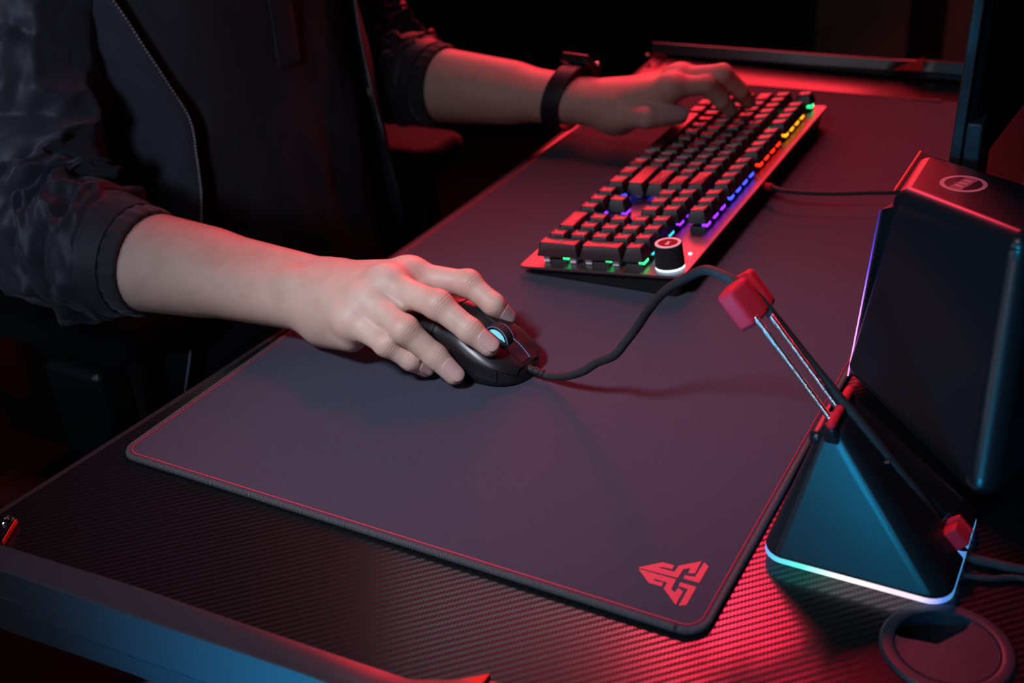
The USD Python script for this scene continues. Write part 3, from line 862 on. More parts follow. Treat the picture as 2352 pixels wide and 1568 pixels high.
CAB = [(0.4700, 0.1898, 0.0100), (0.4769, 0.1893, 0.0096), (0.4944, 0.1822, 0.0170), (0.5116, 0.1748, 0.0290), (0.5235, 0.1712, 0.0400), (0.5400, 0.1625, 0.0535), (0.5490, 0.1612, 0.0660), (0.5575, 0.1605, 0.0790), (0.5680, 0.1540, 0.0960), (0.5810, 0.1470, 0.1135),
       (0.5975, 0.1405, 0.1285), (0.6115, 0.1300, 0.1400), (0.6240, 0.1235, 0.1418), (0.6350, 0.1200, 0.1393), (0.6461, 0.1195, 0.1328), (0.6595, 0.1195, 0.1184), (0.6748, 0.1185, 0.1020), (0.6926, 0.1170, 0.0840), (0.7002, 0.1160, 0.0770),
       (0.7107, 0.1150, 0.0665), (0.7235, 0.1150, 0.0520), (0.7380, 0.1160, 0.0350), (0.7520, 0.1170, 0.0168), (0.7590, 0.1185, 0.0080), (0.7679, 0.1168, 0.0030), (0.7809, 0.1168, 0.0028), (0.794, 0.1178, 0.0028), (0.83, 0.125, 0.0028), (0.868, 0.15, 0.0028)]
cable_obj('cable', [mw(q) for q in CAB], 0.0028, mouse, n=420, seg=14)

# ------------------------------------------------------------------ mouse bungee
bun = thing('mouse_bungee', 'black wedge shaped mouse bungee with coloured light edge, twin springs and red cable clips', 'mouse bungee')
base_poly = rrect(0.6672, 0.7655, 0.0690, 0.1560, 0.0125, 12)
obj('foot', slab(base_poly.buffer(-0.0012), 0.0002, 0.0048, 0.0008, 2), 'rubber', bun)
obj('light_edge', prism(base_poly, 0.0048, 0.0066), 'base_led', bun, smooth=30)
bp = [(x, y, 0.0067 + q, q) for q, lo_, hi_ in ((0.0025, 0.0, 1.0),) for x, y in list(base_poly.buffer(-q - 0.0001).exterior.coords)[::2] if lo_ <= y < hi_]
body = manifold3d.Manifold.batch_hull([manifold3d.Manifold.sphere(q[3], 24).translate(q[:3]) for q in bp] + [manifold3d.Manifold.sphere(0.0052, 20).translate(q) for q in ((0.6925, 0.1000, 0.0735), (0.6910, 0.1290, 0.0735), (0.6975, 0.1000, 0.0725), (0.6965, 0.1290, 0.0725))])
slot = hull([(0.685, 0.1165, 0.083), (0.7000, 0.1160, 0.0775), (0.7235, 0.1150, 0.0525), (0.7520, 0.1170, 0.0175), (0.762, 0.1175, 0.006), (0.77, 0.1175, 0.02), (0.74, 0.1165, 0.10)], 0.0042, 14)
pocket = hull([(0.7515, y, 0.0135) for y in (0.1085, 0.1225)] + [(0.7590, y, 0.0060) for y in (0.1085, 0.1225)] + [(0.775, y, 0.012) for y in (0.1085, 0.1225)] + [(0.760, y, 0.035) for y in (0.1085, 0.1225)], 0.0030, 10)
obj('body', body - slot - pocket, 'satin_plastic', bun, smooth=30)
for y0, y1_, top_ in ((0.0965, 0.1115, 0.0815), (0.1225, 0.1300, 0.0825)):
    fin = obj('cable_fin', hull([(0.6915, y0, 0.070), (0.6915, y1_, 0.070), (0.700, y0, 0.066), (0.700, y1_, 0.066), (0.6945, y0, top_ - 0.004), (0.6945, y1_, top_ - 0.004)], 0.0030, 12), 'satin_plastic', bun)
    obj('red_pin', hull([(0.6940, y0 - 0.0012, top_ - 0.0005), (0.6940, y1_ + 0.0005, top_ - 0.0005)], 0.0026, 14), 'red_plastic', fin)


def coil(a, b_, r, wire, pitch):
    a, b_ = np.array(a), np.array(b_)
    d = b_ - a
    Ln = np.linalg.norm(d)
    d /= Ln
    n1 = np.cross(d, [0, 1, 0])
    n1 /= np.linalg.norm(n1)
    n2 = np.cross(d, n1)
    N = int(Ln / pitch * 12)
    t = np.arange(N) / 12
    P = a + d * (t * pitch)[:, None] + r * (np.cos(2 * PI * t)[:, None] * n1 + np.sin(2 * PI * t)[:, None] * n2)
    return tube(P, wire, 6, up=n2)


obj('spring', coil((0.6908, 0.1065, 0.0772), (0.6478, 0.1065, 0.1300), 0.00135, 0.00055, 0.00112), 'spring_steel', bun, smooth=True)
obj('spring', coil((0.6935, 0.1130, 0.0800), (0.6540, 0.1130, 0.1285), 0.00135, 0.00055, 0.00112), 'spring_steel', bun, smooth=True)
obj('arm_hinge', hull([(0.6868, 0.098, 0.0700), (0.6868, 0.125, 0.0700)], 0.0045, 14), 'satin_plastic', bun)
ax = np.array([-0.632, 0, 0.775])
up = np.array([0.775, 0, 0.632])
C0 = np.array([0.6418, 0.1150, 0.1350]) - up * 0.003
c_pts = [C0 + ax * s * 0.0085 + np.array([0, yy, 0]) + up * q for s in (-1, 1) for yy, q in ((-0.0095, -0.0035), (-0.0095, 0.0015), (0.0120, -0.0035), (0.0130, 0.0045), (-0.002, 0.0048))]
clip = hull(c_pts, 0.0032, 14)
cutter = hull([C0 + ax * s * 0.02 + np.array([0, 0.0052, 0]) + up * q for s in (-1, 1) for q in (0.0015, 0.012)], 0.0030, 14)
obj('top_clip', clip - cutter, 'red_plastic', bun, smooth=40)
C1 = np.array([0.7590, 0.1150, 0.0178])
n1 = np.array([0.72, 0, 0.69])
d1 = np.array([0.69, 0, -0.72])
rear = hull([C1 + d1 * s * 0.0050 + np.array([0, yy, 0]) + n1 * q for s in (-1, 1) for yy, q in ((-0.0080, -0.003), (-0.0064, 0.0046), (0.0080, -0.003), (0.0064, 0.0046))], 0.0008, 8) - hull([C1 + d1 * s * 0.02 + np.array([0, 0.0018, 0]) + n1 * q for s in (-1, 1) for q in (-0.0005, 0.012)], 0.0025, 14)
obj('rear_clip', rear, 'red_plastic', bun, smooth=30)
obj('cable_hook', tube(spline([(0.7180, 0.1105, 0.052), (0.7190, 0.1085, 0.0555), (0.7225, 0.1090, 0.0570)], 12), 0.0011, 8), 'satin_plastic', bun)
cable_obj('usb_cable', [(0.7620, 0.1005, 0.0026), (0.7664, 0.1010, 0.0026), (0.7800, 0.1048, 0.0022), (0.7948, 0.1115, 0.0022), (0.83, 0.112, 0.0022), (0.868, 0.10, 0.0022)], 0.0016, bun, n=90, seg=10)

# ------------------------------------------------------------------ speaker
spk = thing('desk_speaker', 'tall tapered black desktop speaker with violet light line and a ring mark on its top', 'speaker')
r = 0.011
Bt = [(0.6615, 0.2716), (0.7665, 0.1555), (0.815, 0.285), (0.6640, 0.375)]
Tp = [(0.6774, 0.2819), (0.7640, 0.2268), (0.785, 0.3010), (0.6776, 0.3586)]


def inset(q, d):
    return [tuple(c) for c in list(Polygon(q).buffer(-d, join_style=2).exterior.coords)[:-1]]


H = 0.140
def spk_ring(t, ins, z):
    q = inset([tuple(np.array(p0) * (1 - t) + np.array(p1) * t) for p0, p1 in zip(Bt, Tp)], r)
    c = np.array(q).mean(0)
    q = sorted(q, key=lambda p: math.atan2(p[1] - c[1], p[0] - c[0]))
    k0 = min(range(4), key=lambda k_: q[k_][0] - 0.3 * q[k_][1])
    q = q[k0:] + q[:k0]
    out = []
    for k_, p in enumerate(q):
        a_, b_ = np.array(q[k_ - 1]), np.array(q[(k_ + 1) % 4])
        d0, d1 = np.array(p) - a_, b_ - np.array(p)
        t0, t1 = math.atan2(-d0[0], d0[1]), math.atan2(-d1[0], d1[1])
        while t1 < t0:
            t1 += 2 * PI
        out += [(p[0] + (r - ins) * math.cos(t0 + (t1 - t0) * u), p[1] + (r - ins) * math.sin(t0 + (t1 - t0) * u), z) for u in np.linspace(0, 1, 12)]
    return out


rings = [spk_ring(0, r * (1 - math.sin(u)), 0.004 + r * (1 - math.cos(u))) for u in np.linspace(0.05, PI / 2, 7)]
rings += [spk_ring(t, 0, 0.004 + r + (H - 0.004 - 2 * r) * t) for t in np.linspace(0.04, 0.96, 24)]
rings += [spk_ring(1, r * (1 - math.cos(u)), H - r + r * math.sin(u)) for u in np.linspace(0, PI / 2 - 0.05, 9)]
obj('cabinet', loft(rings), 'satin_plastic', spk, smooth=50)
obj('foot', slab(Polygon(inset(Bt, 0.012)), 0.0002, 0.008, 0.001, 2), 'rubber', spk)
e0, e1 = np.array([0.6617, 0.2722, 0.006]), np.array([0.6716, 0.2775, 0.1255])
obj('violet_light_line', tube([e0 + (e1 - e0) * t for t in np.linspace(0, 1, 20)], 0.00055, 8), 'tower_led', spk)
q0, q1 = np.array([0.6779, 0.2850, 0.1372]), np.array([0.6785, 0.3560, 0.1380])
obj('red_glint_line', tube([q0, q0 + (q1 - q0) * 0.5, q1], 0.0008, 8), 'speaker_red_glint', spk)  # glowing line in place of the red reflection along the rounded edge
obj('grille_panel', hull([e + np.array(d) for e in (e0, e1) for d in ((.0014, .0010, 0), (.013, .014, 0), (.006, .016, 0))], 0.0008, 8), 'soft_black', spk)
obj('edge_moulding', hull([q + np.array(d) for q, sg in ((q0, 1), (q1, -1)) for d in ((.0009, 0, -.0004), (.010, sg * .004, -.0030), (.004, sg * .002, -.012))], 0.0006, 8), 'soft_black', spk)
for t in np.linspace(0.36, 0.80, 14):
    c = e0 + (e1 - e0) * t + np.array([0.0022, -0.0022, 0])
    obj('grille_rib', move(trimesh.creation.icosphere(1, 0.0009), c), 'seam_black', spk)
cx, cy = 0.7153, 0.3013
ring_ = Point(0, 0).buffer(0.0140, 40).difference(Point(0, 0).buffer(0.0112, 40))
obj('ring_mark', move(prism(ring_, 0, 0.00025), (cx, cy, H - 0.0001)), 'mark_print', spk, smooth=False)
bar = Point(0, 0).buffer(0.0112, 40).intersection(Polygon([(-0.0042, -0.02), (0.0042, -0.02), (0.0042, 0.02), (-0.0042, 0.02)]))
obj('bar_mark', xf(move(prism(bar, 0, 0.0002), (0, 0, 0)), np.array([[1, 0, 0, cx], [0, 1, 0, cy], [0, 0, 1, H - 0.0001], [0, 0, 0, 1]]) @ rotz(-0.35)), 'mark_dull', spk, smooth=False)
for q in range(3):
    obj('bar_line', xf(box(-0.0026, 0.0026, -0.0062 + 0.0050 * q, -0.0036 + 0.0050 * q, 0.0001, 0.00032), np.array([[1, 0, 0, cx], [0, 1, 0, cy], [0, 0, 1, H - 0.0001], [0, 0, 0, 1]]) @ rotz(-0.35)), 'mark_print', spk, smooth=False)

# ------------------------------------------------------------------ monitor
mon = thing('monitor', 'thin dark monitor seen edge-on at the right of the frame', 'monitor', (0.6955, 0.36, 0.105))
ml = math.radians(1.6)
tl = np.array([[math.cos(ml), 0, math.sin(ml), 0], [0, 1, 0, 0], [-math.sin(ml), 0, math.cos(ml), 0], [0, 0, 0, 1]])
obj('bezel', xf(rbox(0.0, 0.0072, 0.0, 0.54, 0.0, 0.33, 0.0012, 8), tl), 'monitor_plastic', mon)
obj('screen', xf(box(-0.0003, 0.0002, 0.006, 0.534, 0.014, 0.324), tl), 'screen', mon, smooth=False)
obj('back_shell', xf(hull([(0.008, y, z) for y in (0.012, 0.528) for z in (0.012, 0.318)] + [(0.036, y, z) for y in (0.09, 0.45) for z in (0.06, 0.26)], 0.004, 8), tl), 'monitor_back', mon)
obj('rear_housing', rbox(0.0085, 0.0195, 0.002, 0.05, 0.001, 0.0535, 0.002, 8), 'monitor_plastic', mon)
obj('neck', rbox(0.040, 0.062, 0.255, 0.295, -0.10, 0.17, 0.006, 10), 'soft_black', mon)
obj('stand_foot', slab(rrect(0.022, 0.110, 0.20, 0.36, 0.03), -0.1048, -0.098, 0.002, 2), 'soft_black', mon)

# ------------------------------------------------------------------ cabinet by the far wall
cb = thing('cabinet', 'dim brown panelled cabinet standing against the far wall', 'cabinet', (-0.15, 3.05, FZ))
obj('carcass', box(0, 1.9, 0.0, 0.34, 0.0, 2.3), 'soft_black', cb, smooth=False)
for xq0, xq1, zq0, zq1 in ((0.03, 0.30, 0.05, 2.25), (0.40, 1.42, 0.05, 1.02), (0.40, 1.42, 1.06, 2.25), (1.46, 1.87, 0.05, 2.25)):
    d = obj('door', rbox(xq0, xq1, -0.022, -0.0005, zq0, zq1, 0.004, 8), 'cabinet_brown', cb)
    obj('handle', rbox(xq1 - 0.05, xq1 - 0.035, -0.045, -0.022, (zq0 + zq1) / 2 - 0.08, (zq0 + zq1) / 2 + 0.08, 0.004, 8), 'trim_metal', d)

# ------------------------------------------------------------------ the person
person = thing('person', 'person in open black jacket and dark shirt using the mouse and keyboard', 'person')
A3 = lambda *p: np.array(p, float)


def hand_field(Fd, wrist, palm, fingers, extra, kf=0.007):
    """palm: cones joined softly; fingers: chains of (joints, radii), each joined to the palm but not to one another."""
    base = Fd.blank()
    for a, b, ra, rb, k in palm:
        Fd.cone(base, a, b, ra, rb, k)
    out = base.copy()
    for js, rs in fingers:
        f = Fd.blank()
        for q in range(len(js) - 1):
            Fd.cone(f, js[q], js[q + 1], rs[q], rs[q + 1], 0.0035)
        out = np.minimum(out, smin(base, f, kf))
    for a, b, ra, rb, k in extra:
        Fd.cone(out, a, b, ra, rb, k)
    Fd.F = out
    return Fd.mesh(out)


def hand_prims(V, fingers, dorsal):
    """Distance along the nearest finger, and how near a knuckle the point lies on the back of the hand."""
    best = np.full(len(V), 1e9)
    along, kn = V[:, 0].copy(), np.zeros(len(V))
    for js, rs in fingers:
        acc = 0.0
        for q in range(len(js) - 1):
            a, b = js[q], js[q + 1]
            d = b - a
            Ln = np.linalg.norm(d)
            t = ((V - a) @ d) / Ln ** 2
            tc = np.clip(t, -0.2 if q == 0 else 0, 1.3 if q == len(js) - 2 else 1)
            pt = a + tc[:, None] * d
            dist = np.linalg.norm(V - pt, axis=1)
            m = dist < np.minimum(best, 0.02)
            best = np.where(m, dist, best)
            along = np.where(m, acc + tc * Ln, along)
            nrm = (V - pt) / np.maximum(dist, 1e-9)[:, None]
            up_ = np.clip(nrm @ dorsal, 0, 1)
            k1 = np.zeros(len(V))
            for jq, wd, am in ((1, 0.0062, 1.0), (2, 0.0036, 0.6)):
                if jq < len(js):
                    jd = np.linalg.norm(V - js[jq], axis=1)
                    s_along = (V - js[jq]) @ (d / Ln)
                    k1 = np.maximum(k1, am * np.exp(-(s_along / wd) ** 2) * (jd < 0.018))
            kn = np.where(m, k1 * up_, kn)
            acc += Ln
    return along, kn


def nail_mesh(a, b, ra, rb, dorsal, wide=0.80, t0=0.42, t1=1.26, lift=0.00002):
    """A curved nail on the last bone a-b of a finger."""
    d = b - a
    Ln = np.linalg.norm(d)
    d = d / Ln
    n = dorsal - d * (dorsal @ d)
    n /= np.linalg.norm(n)
    s = np.cross(d, n)
    us, vs = np.linspace(-1, 1, 15), np.linspace(0, 1, 15)
    G = np.zeros((15, 15, 3))
    for i_, v in enumerate(vs):
        end = 1 - 0.28 * abs(2 * v - 1) ** 6
        for j_, u in enumerate(us):
            th = u * wide * end
            along_ = Ln * (t0 + (t1 - t0) * (v + 0.06 * (1 - u * u) * (1 if v > 0.5 else -1) * abs(2 * v - 1)))
            rr_ = np.interp(along_ / Ln, [0, 1], [ra, rb]) if along_ < Ln else math.sqrt(max(rb ** 2 - 0.55 * (along_ - Ln) ** 2, 1e-8))
            G[i_, j_] = a + d * along_ + (rr_ + lift) * (n * math.cos(th) + s * math.sin(th))
    m = sheet(G, 0.0005)
    c = m.triangles_center.mean(0)
    return m


# right hand, on the mouse
dorR = A3(0.10, -0.25, 0.96)
dorR /= np.linalg.norm(dorR)
idx = [A3(.3585, .2060, .0580), A3(.4015, .2145, .0556), A3(.4230, .2120, .0440), A3(.4283, .2185, .0325)]
mid = [A3(.3553, .1815, .0608), A3(.4026, .1720, .0591), A3(.4272, .1722, .0436), A3(.4398, .1745, .0330)]
rng = [A3(.3474, .1665, .0530), A3(.3876, .1510, .0472), A3(.4070, .1562, .0276), A3(.4195, .1585, .0145)]
pky = [A3(.3398, .1535, .0430), A3(.3742, .1462, .0355), A3(.3888, .1520, .0226), A3(.3944, .1600, .0128)]
thb = [A3(.3350, .2240, .0330), A3(.3600, .2420, .0270), A3(.3840, .2415, .0230)]
rI, rM, rR, rP, rT = [.0108, .0092, .0081, .0070], [.0112, .0097, .0086, .0074], [.0106, .0093, .0084, .0073], [.0094, .0081, .0072, .0062], [.0130, .0108, .0092]
Wr, Wu, W = A3(.290, .200, .040), A3(.286, .176, .034), A3(.289, .188, .037)
fingersR = [(idx, rI), (mid, rM), (rng, rR), (pky, rP), (thb, rT)]
palmR = [((.02, .186, .046), Wr, .0365, .0195, .02), ((.02, .170, .038), Wu, .0355, .0195, .02), ((.10, .178, .040), (.17, .184, .040), .0350, .0285, .02),
         (Wr, idx[0], .0175, .0120, .012), (W, mid[0], .0175, .0122, .012), (W, rng[0], .0165, .0115, .012), (Wu, pky[0], .0160, .0105, .012),
         ((.300, .190, .030), (.345, .182, .043), .0160, .0130, .012), ((.300, .171, .0225), (.336, .156, .030), .0165, .0125, .012), ((.300, .206, .034), thb[0], .0170, .0130, .012),
         (Wr * .5 + W * .5, idx[0] * .5 + mid[0] * .5 - A3(.004, 0, .001), .0175, .0118, .014), (W, mid[0] * .5 + rng[0] * .5 - A3(.004, 0, .001), .0170, .0115, .014), (W * .5 + Wu * .5, rng[0] * .5 + pky[0] * .5 - A3(.004, 0, .001), .0165, .0105, .014),
         (idx[0], mid[0], .0102, .0102, .008), (mid[0], rng[0], .0100, .0096, .008), (rng[0], pky[0], .0092, .0085, .008)]
webs = lambda f, t: [((f[q][0] + f[q + 1][0]) / 2 - A3(0, 0, .002), (f[q][0] * (1 - t[q]) + f[q][1] * t[q] + f[q + 1][0] * (1 - t[q]) + f[q + 1][1] * t[q]) / 2 - A3(0, 0, .0035), .0105, .0062, .006) for q in range(3)]
palmR += webs([idx, mid, rng, pky], (.34, .46, .46))
extraR = [(p + A3(0, 0, .0030), p + A3(-.004, 0, .0030), r_, r_, .008) for p, r_ in ((idx[0], .0098), (mid[0], .0108), (rng[0], .0098), (pky[0], .0088))]
extraR += [((.272, .176, .050), (.270, .176, .050), .0095, .0095, .012)]
for js, rs in fingersR[:4]:
    extraR.append((js[1] + dorR * 0.0004, js[1] + dorR * 0.0004, rs[1], rs[1], .005))
Fd = Field((.015, .105, -.02), (.462, .268, .100), 0.00145)
armR = hand_field(Fd, W, palmR, fingersR, extraR)
pR = hand_prims(armR.vertices, fingersR[:4], dorR)

# left hand, on the keys
dorL = A3(-0.05, -0.20, 0.97)
dorL /= np.linalg.norm(dorL)
WL = A3(.314, .649, .048)
li = [A3(.3905, .6300, .0775), A3(.4200, .6455, .0785), A3(.4320, .6575, .0600), A3(.4385, .6660, .0478)]
lm = [A3(.3880, .6530, .0790), A3(.4317, .6600, .0865), A3(.4445, .6770, .0650), A3(.4490, .6880, .0505)]
lr = [A3(.3830, .6740, .0750), A3(.4200, .6890, .0780), A3(.4340, .6990, .0600), A3(.4375, .7050, .0490)]
lp = [A3(.3730, .6900, .0670), A3(.4000, .7110, .0650), A3(.4120, .7180, .0530), A3(.4150, .7215, .0480)]
lt = [A3(.3350, .6320, .0450), A3(.3700, .6165, .0500), A3(.3965, .6320, .0500)]
rIL, rML, rRL, rPL, rTL = [.0110, .0092, .0082, .0070], [.0112, .0096, .0085, .0072], [.0106, .0090, .0080, .0068], [.0095, .0080, .0072, .0060], [.0150, .0115, .0100]
fingersL = [(li, rIL), (lm, rML), (lr, rRL), (lp, rPL), (lt, rTL)]
WLr, WLu = A3(.313, .640, .049), A3(.311, .661, .047)
palmL = [((.02, .652, .052), WLr, .0370, .0205, .02), ((.02, .666, .046), WLu, .0360, .0200, .02), ((.10, .656, .048), (.19, .652, .049), .0370, .0285, .02),
         (WLr, li[0], .0190, .0120, .014), (WL, lm[0], .0190, .0122, .014), (WL, lr[0], .0180, .0115, .014), (WLu, lp[0], .0180, .0105, .014),
         ((.325, .645, .040), lt[0], .0200, .0160, .014), ((.330, .640, .040), (.375, .640, .060), .0150, .0110, .014), ((.325, .665, .040), (.370, .686, .055), .0170, .0120, .014),
         (li[0], lm[0], .0105, .0105, .008), (lm[0], lr[0], .0102, .0098, .008), (lr[0], lp[0], .0095, .0088, .008)]
palmL += webs([li, lm, lr, lp], (.3, .4, .4))
extraL = [(p + A3(0, 0, .003), p + A3(-.004, 0, .003), r_, r_, .008) for p, r_ in ((li[0], .0098), (lm[0], .0104), (lr[0], .0096), (lp[0], .0088))]
Fd = Field((.015, .585, -.01), (.466, .745, .108), 0.0018)
armL = hand_field(Fd, WL, palmL, fingersL, extraL)
pL = hand_prims(armL.vertices, fingersL[:4], dorL)

# trunk, neck, head and upper arms
Fd = Field((-.24, .18, -.36), (.16, .78, .80), 0.010)
T_ = Fd.F
for a, b_, ra, rb, k in (((-.07, .41, -.22), (-.07, .52, -.22), .115, .115, .05), ((-.07, .465, -.2), (-.07, .465, .05), .115, .115, .06), ((-.075, .42, .10), (-.075, .51, .10), .105, .105, .06), ((-.085, .39, .28), (-.085, .54, .28), .095, .095, .06),
                         ((-.09, .335, .33), (-.09, .60, .33), .048, .048, .05), ((-.08, .465, .36), (-.05, .465, .48), .058, .052, .03),
                         ((-.090, .315, .325), (-.02, .200, .085), .042, .040, .03), ((-.02, .195, .075), (.04, .178, .043), .042, .034, .02), ((-.085, .640, .325), (-.02, .668, .085), .050, .042, .03), ((-.02, .668, .085), (.04, .66, .050), .042, .034, .02),
                         ((-.045, .465, .62), (-.02, .465, .63), .092, .084, .03), ((.02, .465, .54), (.03, .465, .525), .048, .034, .03), ((.072, .465, .585), (.082, .465, .566), .009, .013, .012),
                         ((-.035, .552, .585), (-.03, .555, .605), .014, .020, .006), ((-.035, .378, .585), (-.03, .375, .605), .014, .020, .006), ((.058, .445, .536), (.058, .485, .536), .010, .010, .012)):
    Fd.cone(T_, a, b_, ra, rb, k)
trunk = Fd.mesh(T_)
bodym = cat_(armR, armL, trunk)
nz = np.zeros(len(trunk.vertices))
tag(obj('body', bodym, 'skin', person, smooth=True, prim={'along': np.r_[pR[0], pL[0], nz], 'knuckle': np.r_[pR[1], pL[1], nz]}))
for js, rs, dn, tw in ((idx, rI, A3(.25, -.55, .80), 0), (mid, rM, A3(.30, -.40, .87), 0), (rng, rR, A3(.45, -.45, .77), 0), (pky, rP, A3(.45, -.55, .70), 0), (thb, rT, A3(0, .3, .95), 0)):
    dn = dn / np.linalg.norm(dn)
    obj('fingernail', nail_mesh(js[-2], js[-1], rs[-2], rs[-1], dn), 'nail', person, smooth=True)
for js, rs, dn in ((li, rIL, A3(.75, -.1, .65)), (lm, rML, A3(.8, -.05, .6)), (lr, rRL, A3(.8, 0, .6)), (lp, rPL, A3(.8, 0, .6)), (lt, rTL, A3(.25, -.80, .45))):
    dn = dn / np.linalg.norm(dn)
    obj('fingernail', nail_mesh(js[-2], js[-1], rs[-2], rs[-1], dn), 'nail', person, smooth=True)
for y in (.436, .494):
    e_ = obj('eye', move(trimesh.creation.icosphere(2, 0.012), (.049, y, .602)), 'white_plastic', person, smooth=True)
    obj('iris', move(trimesh.creation.icosphere(2, 0.006), (.0562, y, .602)), 'hair_dark', e_, smooth=True)
Fd = Field((-.17, .34, .52), (.09, .59, .77), 0.009)
Fd.cone(Fd.F, (-.06, .465, .645), (-.035, .465, .655), .100, .094, .02)
Fd.cone(Fd.F, (-.09, .465, .56), (-.08, .465, .62), .070, .085, .03)
obj('hair', Fd.mesh(Fd.F), 'hair_dark', person, smooth=True)


def fold_noise(P, f, seed):
    return meshkit.fbm(np.asarray(P) * f, 3, seed) - 0.5


# shirt
zs = np.linspace(-0.28, 0.41, 70)
ths = np.arange(120) / 120 * 2 * PI


def trunk_ring(z, off):
    cx_ = np.interp(z, [-.28, 0, .2, .36, .42], [-.07, -.068, -.074, -.085, -.08])
    rx = np.interp(z, [-.28, 0, .2, .34, .42], [.132, .128, .126, .100, .062]) + off
    ry = np.interp(z, [-.28, -.05, .12, .30, .35, .42], [.178, .168, .165, .178, .13, .068]) + off
    return cx_, rx, ry


rings = []
for z in zs:
    cx_, rx, ry = trunk_ring(z, 0.0)
    c, s = np.cos(ths), np.sin(ths)
    pnt = np.c_[np.full(120, cx_), np.full(120, .465), np.full(120, z)] + np.c_[rx * np.sign(c) * np.abs(c) ** 0.85, ry * np.sign(s) * np.abs(s) ** 0.85, 0 * c]
    q = pnt * [1, 1, 0.28]
    d = 0.016 * (1 - np.abs(2 * fold_noise(q, 16, 3)) * 2) * 0.5 + 0.010 * fold_noise(pnt, 9, 5)
    pnt += np.c_[c, s, 0 * c] * d[:, None]
    rings.append(pnt)
obj('shirt', loft(rings), 'shirt_cloth', person, smooth=True)

zp = np.linspace(0.125, 0.33, 24)
Gp = np.zeros((24, 5, 3))
for i_, z in enumerate(zp):
    cx_, rx, ry = trunk_ring(z, 0.0095)
    y = np.linspace(.437, .467, 5) + (z - .125) * 0.06
    Gp[i_] = np.c_[cx_ + rx * np.abs(np.cos(np.arcsin((y - .465) / ry))) ** 0.85, y, np.full(5, z)]
sh = stage.GetPrimAtPath('/World/person/shirt')
obj('placket', sheet(Gp[:, ::-1] if True else Gp, 0.002), 'shirt_cloth', sh, smooth=True)

# jacket: an open shell, sleeves gathered towards the elbows, knit cuffs, zips
zj = np.linspace(-0.30, 0.37, 80)
phiR = np.radians(np.interp(zj, [-.30, -.15, -.02, .05, .11, .18, .26, .37], [-78, -62, -50, -45, -44, -52, -60, -58]))
phiL = np.radians(np.interp(zj, [-.30, -.16, -.09, 0, .08, .16, .26, .37], [80, 62, 47, 31, 27, 28, 32, 45]))
G = np.zeros((80, 110, 3))
for i_, z in enumerate(zj):
    cx_, rx, ry = trunk_ring(z, 0.021)
    ph = np.linspace(phiL[i_], 2 * PI + phiR[i_], 110)
    c, s = np.cos(ph), np.sin(ph)
    e = np.minimum(np.arange(110), np.arange(110)[::-1]) / 109
    flare = 0.020 * np.exp(-e / 0.05) * np.interp(z, [-.3, -.05, .15], [1.6, 0.8, 0.35])
    pnt = np.c_[cx_ + (rx + flare) * np.sign(c) * np.abs(c) ** 0.9, .465 + (ry + flare) * np.sign(s) * np.abs(s) ** 0.9, np.full(110, z)]
    d = 0.020 * fold_noise(pnt * [1, 1, .35], 14, 11) + 0.008 * fold_noise(pnt * [1, 1, .5], 40, 12)
    G[i_] = pnt + np.c_[c, s, 0 * c] * (d * np.minimum(1, e / 0.03))[:, None]
jk = obj('jacket', sheet(G, 0.0018), 'jacket_cloth', person, smooth=True)


def zipper(edge):
    P = spline(edge, 420)
    k = np.arange(420)
    return tube(P, 0.0010 + 0.0007 * (k % 2), 6)


tag(obj('zipper', zipper(G[:, 0][::4] + [0.001, 0, 0]), 'zip_teeth', jk, smooth=False))
tag(obj('zipper', zipper(G[:, -1][::4] + [0.001, 0, 0]), 'zip_teeth', jk, smooth=False))


def sleeve(ctrl, rad, seed, twist, nfold, amp0, amp1):
    n, m = 190, 120
    P = spline(ctrl, n)
    T, N, B = frames(P, (0, 0, 1))
    a = np.arange(m) / m * 2 * PI
    s = np.linspace(0, 1, n)
    r = np.interp(s, np.linspace(0, 1, len(rad)), rad)
    S, Aq = np.meshgrid(s, a, indexing='ij')
    pos = P[:, None] + r[:, None, None] * (np.cos(a)[None, :, None] * N[:, None] + np.sin(a)[None, :, None] * B[:, None])
    w1 = meshkit.fbm(pos * 17, 3, seed) - 0.5
    w2 = meshkit.fbm(pos * 48, 2, seed + 7) - 0.5
    big = meshkit.fbm(pos * 9, 2, seed + 3) - 0.5
    q = nfold * S ** 1.25 + twist * np.sin(Aq + 0.6) + 1.5 * w1
    ridge = np.abs(np.sin(PI * q)) ** 0.55
    q2 = nfold * 0.7 * S - twist * 1.2 * np.sin(Aq - 1.1) + 1.6 * w1 + 0.4
    ridge2 = np.abs(np.sin(PI * q2)) ** 0.55
    w3 = meshkit.fbm(np.stack([S * nfold * 1.15 + 0.5 * np.sin(Aq + seed), 1.15 * np.cos(Aq) + seed, 1.15 * np.sin(Aq)], -1), 3, seed + 11)
    crease = np.clip(1 - np.abs(2 * w3 - 1) * 3.2, 0, 1) ** 1.4
    amp = np.interp(s, [0, 0.3, 0.55, 0.80, 0.93, 1], [amp0, amp0, amp1, amp1, 0, 0])[:, None]
    gate = np.clip(0.55 + 2.6 * big, 0.1, 1.2)
    dsp = amp * (0.62 * ridge * gate + 0.35 * ridge2 * (1.1 - gate) + 0.8 * crease + 0.3 * w2 - 0.6)
    Rr = pos + dsp[..., None] * (np.cos(a)[None, :, None] * N[:, None] + np.sin(a)[None, :, None] * B[:, None])
    return loft(Rr)


